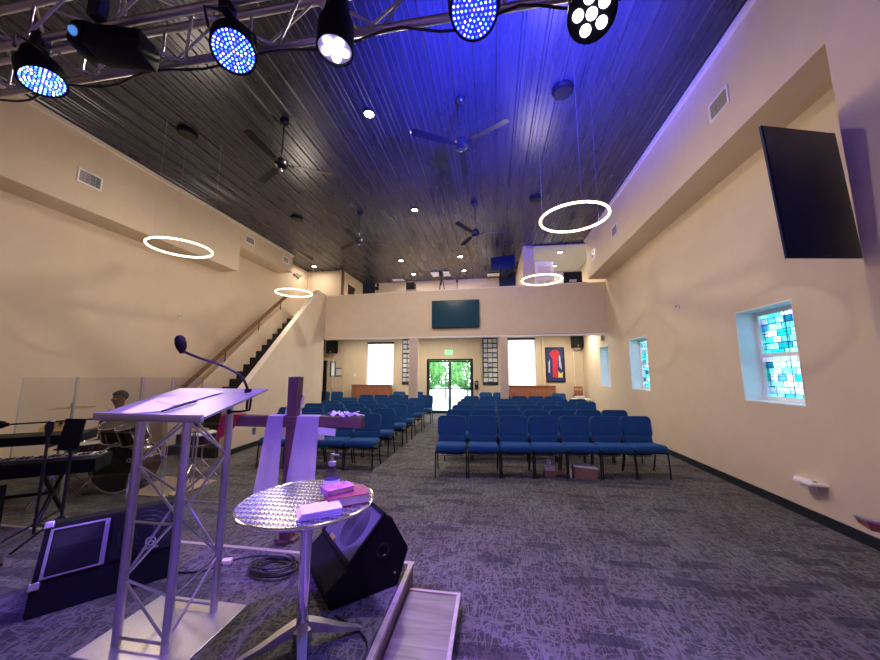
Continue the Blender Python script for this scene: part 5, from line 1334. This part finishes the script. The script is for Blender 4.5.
# ------------------------------------------------------------------ drummer
def skin_obj(name, verts, edges, radii, m, parent=None, sub=2, root=0):
    me = bpy.data.meshes.new(name); me.from_pydata([tuple(v) for v in verts], edges, []); me.update()
    o = bpy.data.objects.new(name, me); C.objects.link(o)
    sk = o.modifiers.new('skin', 'SKIN')
    if not me.skin_vertices: pass
    for i, r in enumerate(radii):
        rr = r if isinstance(r, tuple) else (r, r); me.skin_vertices[0].data[i].radius = rr
    me.skin_vertices[0].data[root].use_root = True
    sk.use_smooth_shade = True
    ss = o.modifiers.new('sub', 'SUBSURF'); ss.levels = sub; ss.render_levels = sub
    bpy.context.view_layer.update()
    em = bpy.data.meshes.new_from_object(o.evaluated_get(bpy.context.evaluated_depsgraph_get()))
    bpy.data.objects.remove(o); return em
dr = thing('person', 'seated drummer with short black hair and a camouflage shirt behind the drum kit', 'person', (-6.08, 4.68, 0))
V = []; Eg = []; Rd = []
def nd(p, r, par=None):
    V.append(Vector(p)); Rd.append(r); i = len(V) - 1
    if par is not None: Eg.append((par, i))
    return i
# facing -Y (towards the bass drum); seat top .5
pel = nd((0, 0, .56), (.15, .12)); sp1 = nd((0, -.01, .72), (.135, .10), pel); sp2 = nd((0, -.02, .90), (.16, .105), sp1); nk = nd((0, -.02, 1.04), (.06, .06), sp2); nk2 = nd((0, -.03, 1.10), (.055, .055), nk)
h1 = nd((0, -.05, 1.17), (.075, .085), nk2); h2 = nd((0, -.05, 1.26), (.078, .095), h1); h3 = nd((0, -.045, 1.315), (.05, .06), h2)
hands = []
for s_ in (-1, 1):
    sh = nd((s_ * .17, -.01, .98), .062, sp2); el = nd((s_ * .25, -.10, .74), .043, sh); wr = nd((s_ * .16, -.34, .74), .028, el); pm = nd((s_ * .14, -.40, .745), (.036, .018), wr)
    hands.append(pm)
    for f, (dx, ln) in enumerate(((-.027, .058), (-.009, .066), (.009, .062), (.026, .05))):
        k0 = nd((s_ * .14 + dx, -.435, .745), .0095, pm); k1 = nd((s_ * .14 + dx, -.435 - ln * .45, .735), .0088, k0); k2 = nd((s_ * .14 + dx, -.435 - ln * .5, .712), .008, k1); nd((s_ * .14 + dx, -.435 - ln * .3, .70), .007, k2)
    th = nd((s_ * .14 - s_ * .034, -.395, .735), .011, pm); th2 = nd((s_ * .14 - s_ * .04, -.43, .72), .0095, th); nd((s_ * .14 - s_ * .03, -.455, .708), .008, th2)
    hp = nd((s_ * .10, -.04, .53), .085, pel); kn = nd((s_ * .20, -.42, .50), .062, hp); an = nd((s_ * .21, -.44, .10), .04, kn); ft = nd((s_ * .22, -.48, .045), (.042, .035), an); nd((s_ * .23, -.62, .035), (.04, .025), ft)
me = skin_obj('body', V, Eg, Rd, 'skin'); me.materials.clear(); me.materials.append(M['skin'])
# face details in the same mesh
bm = bmesh.new(); bm.from_mesh(me)
def blob(c, s, n=8):
    r = bmesh.ops.create_uvsphere(bm, u_segments=10, v_segments=8, radius=1.0); bmesh.ops.transform(bm, matrix=Matrix.Translation(c) @ Matrix.Diagonal((*s, 1)), verts=r['verts'])
blob((0, -.145, 1.205), (.014, .02, .024)); blob((-.08, -.04, 1.21), (.012, .02, .03)); blob((.08, -.04, 1.21), (.012, .02, .03)); blob((0, -.128, 1.165), (.026, .01, .008)); blob((0, -.115, 1.235), (.05, .015, .01))
bm.to_mesh(me); bm.free()
for p in me.polygons: p.use_smooth = True
bo = bpy.data.objects.new('body', me); C.objects.link(bo); bo.parent = dr
for s_ in (-1, 1):
    bm = B(); r = bmesh.ops.create_uvsphere(bm, u_segments=10, v_segments=8, radius=.011); bmesh.ops.transform(bm, matrix=Matrix.Translation((s_ * .031, -.128, 1.22)), verts=bm.verts); obj('eye', bm, 'eye', dr, True)
bm = B(); r = bmesh.ops.create_uvsphere(bm, u_segments=24, v_segments=16, radius=1.0); bmesh.ops.transform(bm, matrix=Matrix.Translation((0, -.035, 1.262)) @ Matrix.Diagonal((.094, .108, .092, 1)), verts=bm.verts)
bmesh.ops.delete(bm, geom=[v for v in bm.verts if v.co.z < 1.235 + (.03 if v.co.y < -.08 else -.04 * (v.co.y > 0))], context='VERTS')
for v in bm.verts: v.co += v.co.normalized() * 0 + Vector((random.uniform(-1, 1), random.uniform(-1, 1), random.uniform(-1, 1))) * .003
bmesh.ops.solidify(bm, geom=list(bm.faces), thickness=.006); obj('hair', bm, 'hair', dr, True)
def garment(name, nodes, edges, radii, m):
    me = skin_obj(name, nodes, edges, radii, m); me.materials.clear(); me.materials.append(M[m])
    for p in me.polygons: p.use_smooth = True
    o = bpy.data.objects.new(name, me); C.objects.link(o); o.parent = dr
garment('shirt', [(0, 0, .52), (0, -.01, .70), (0, -.02, .90), (0, -.02, 1.03), (-.17, -.01, .98), (-.24, -.09, .77), (.17, -.01, .98), (.24, -.09, .77)], [(0, 1), (1, 2), (2, 3), (2, 4), (4, 5), (2, 6), (6, 7)],
        [(.175, .14), (.155, .12), (.18, .125), (.075, .075), .078, .062, .078, .062], 'camo')
garment('trousers', [(0, 0, .56), (-.10, -.04, .53), (-.20, -.42, .50), (-.21, -.44, .12), (.10, -.04, .53), (.20, -.42, .50), (.21, -.44, .12)], [(0, 1), (1, 2), (2, 3), (0, 4), (4, 5), (5, 6)], [(.16, .13), .1, .075, .055, .1, .075, .055], 'denim')
for s_ in (-1, 1):
    bm = B(); cyl(bm, (s_ * .14 + .0, -.40, .722), (s_ * .06, -.66, .86), .007, .005); tag(obj('drumstick', bm, 'tan', None, False, (-6.08, 4.68, 0)), 'wooden drumstick held in the drummer\'s %s hand' % ('left' if s_ > 0 else 'right'), 'drumstick')

# ------------------------------------------------------------------ lights
def area(loc, size, power, col=(1, .86, .66), rot=(0, 0, 0), spread=None):
    l = bpy.data.lights.new('downlight_or_fill', 'AREA'); l.shape = 'DISK'; l.size = size; l.energy = power; l.color = col
    if spread: l.spread = spread
    o = bpy.data.objects.new('downlight_or_fill', l); C.objects.link(o); o.location = loc; o.rotation_euler = rot; return o
WARM = (1, .86, .68)
for (x, y, z, lb) in downs:
    if lb is None: continue
    p = 130
    if y < 2: p = 0
    elif y > 11 and x < -5: p = 22
    elif y > 11 and x > 2: p = 30
    elif y > 11: p = 40
    if p: area((x, y, z - .045), .16, p * .9, WARM)
for (x, y) in ((-5.6, 12.3), (-3.6, 12.3), (-1.8, 12.3), (1.3, 12.3), (2.9, 12.3)):  # unseen lamps added under the balcony to brighten the far wall
    area((x, y, 3.15), .18, 42, (1, .9, .7))
sun = bpy.data.lights.new('sunlight', 'SUN'); sun.energy = 6.0; sun.angle = R(1); sun.color = (1, .97, .9)
so = bpy.data.objects.new('sunlight', sun); C.objects.link(so); so.rotation_euler = (R(48), 0, R(-25))

# added blue spot near the right-end stage light, standing in for flare on the ceiling
sp_ = bpy.data.lights.new('ceiling_flare_fill', 'SPOT'); sp_.energy = 13000; sp_.color = (.05, .055, 1); sp_.spot_size = R(92); sp_.spot_blend = 1; sp_.shadow_soft_size = .35
so = bpy.data.objects.new('ceiling_flare_fill', sp_); C.objects.link(so); so.location = (.60, 1.95, 3.62); so.rotation_euler = Vector((-.22, 1.9, 2.2)).to_track_quat('-Z', 'Y').to_euler()
# world: bright hazy daylight
w = bpy.data.worlds.new('daylight'); bpy.context.scene.world = w; w.use_nodes = True
nt = w.node_tree; bg = nt.nodes['Background']
tc = nt.nodes.new('ShaderNodeTexCoord'); sep = nt.nodes.new('ShaderNodeSeparateXYZ'); nt.links.new(tc.outputs['Generated'], sep.inputs[0])
nt.links.new(ramp(nt, sep.outputs['Z'], [(0.0, (1, 1, 1)), (0.35, (.72, .86, 1.0))]), bg.inputs['Color'])
bg.inputs['Strength'].default_value = 5.0

# ------------------------------------------------------------------ camera
cam = bpy.data.cameras.new('camera'); co = bpy.data.objects.new('camera', cam); C.objects.link(co)
cam.sensor_width = 36; cam.sensor_fit = 'HORIZONTAL'; cam.lens = 330 / 880 * 36; cam.clip_start = .05; cam.clip_end = 200
F = 330.0
d = Vector(((493 - 440) / F, -(374 - 330) / F, -1)).normalized()
z = Vector((0, -d.z, d.y)).normalized(); x = d.cross(z)
Rm = Matrix((x, d, z)).to_4x4()          # camera -> world
co.matrix_world = Matrix.Translation((0, 0, 1.62)) @ Rm
sc = bpy.context.scene; sc.camera = co
sc.view_settings.view_transform = 'Standard'; sc.view_settings.look = 'None'; sc.view_settings.gamma = 1; sc.view_settings.use_curve_mapping = False
sc.view_settings.exposure = 0.0
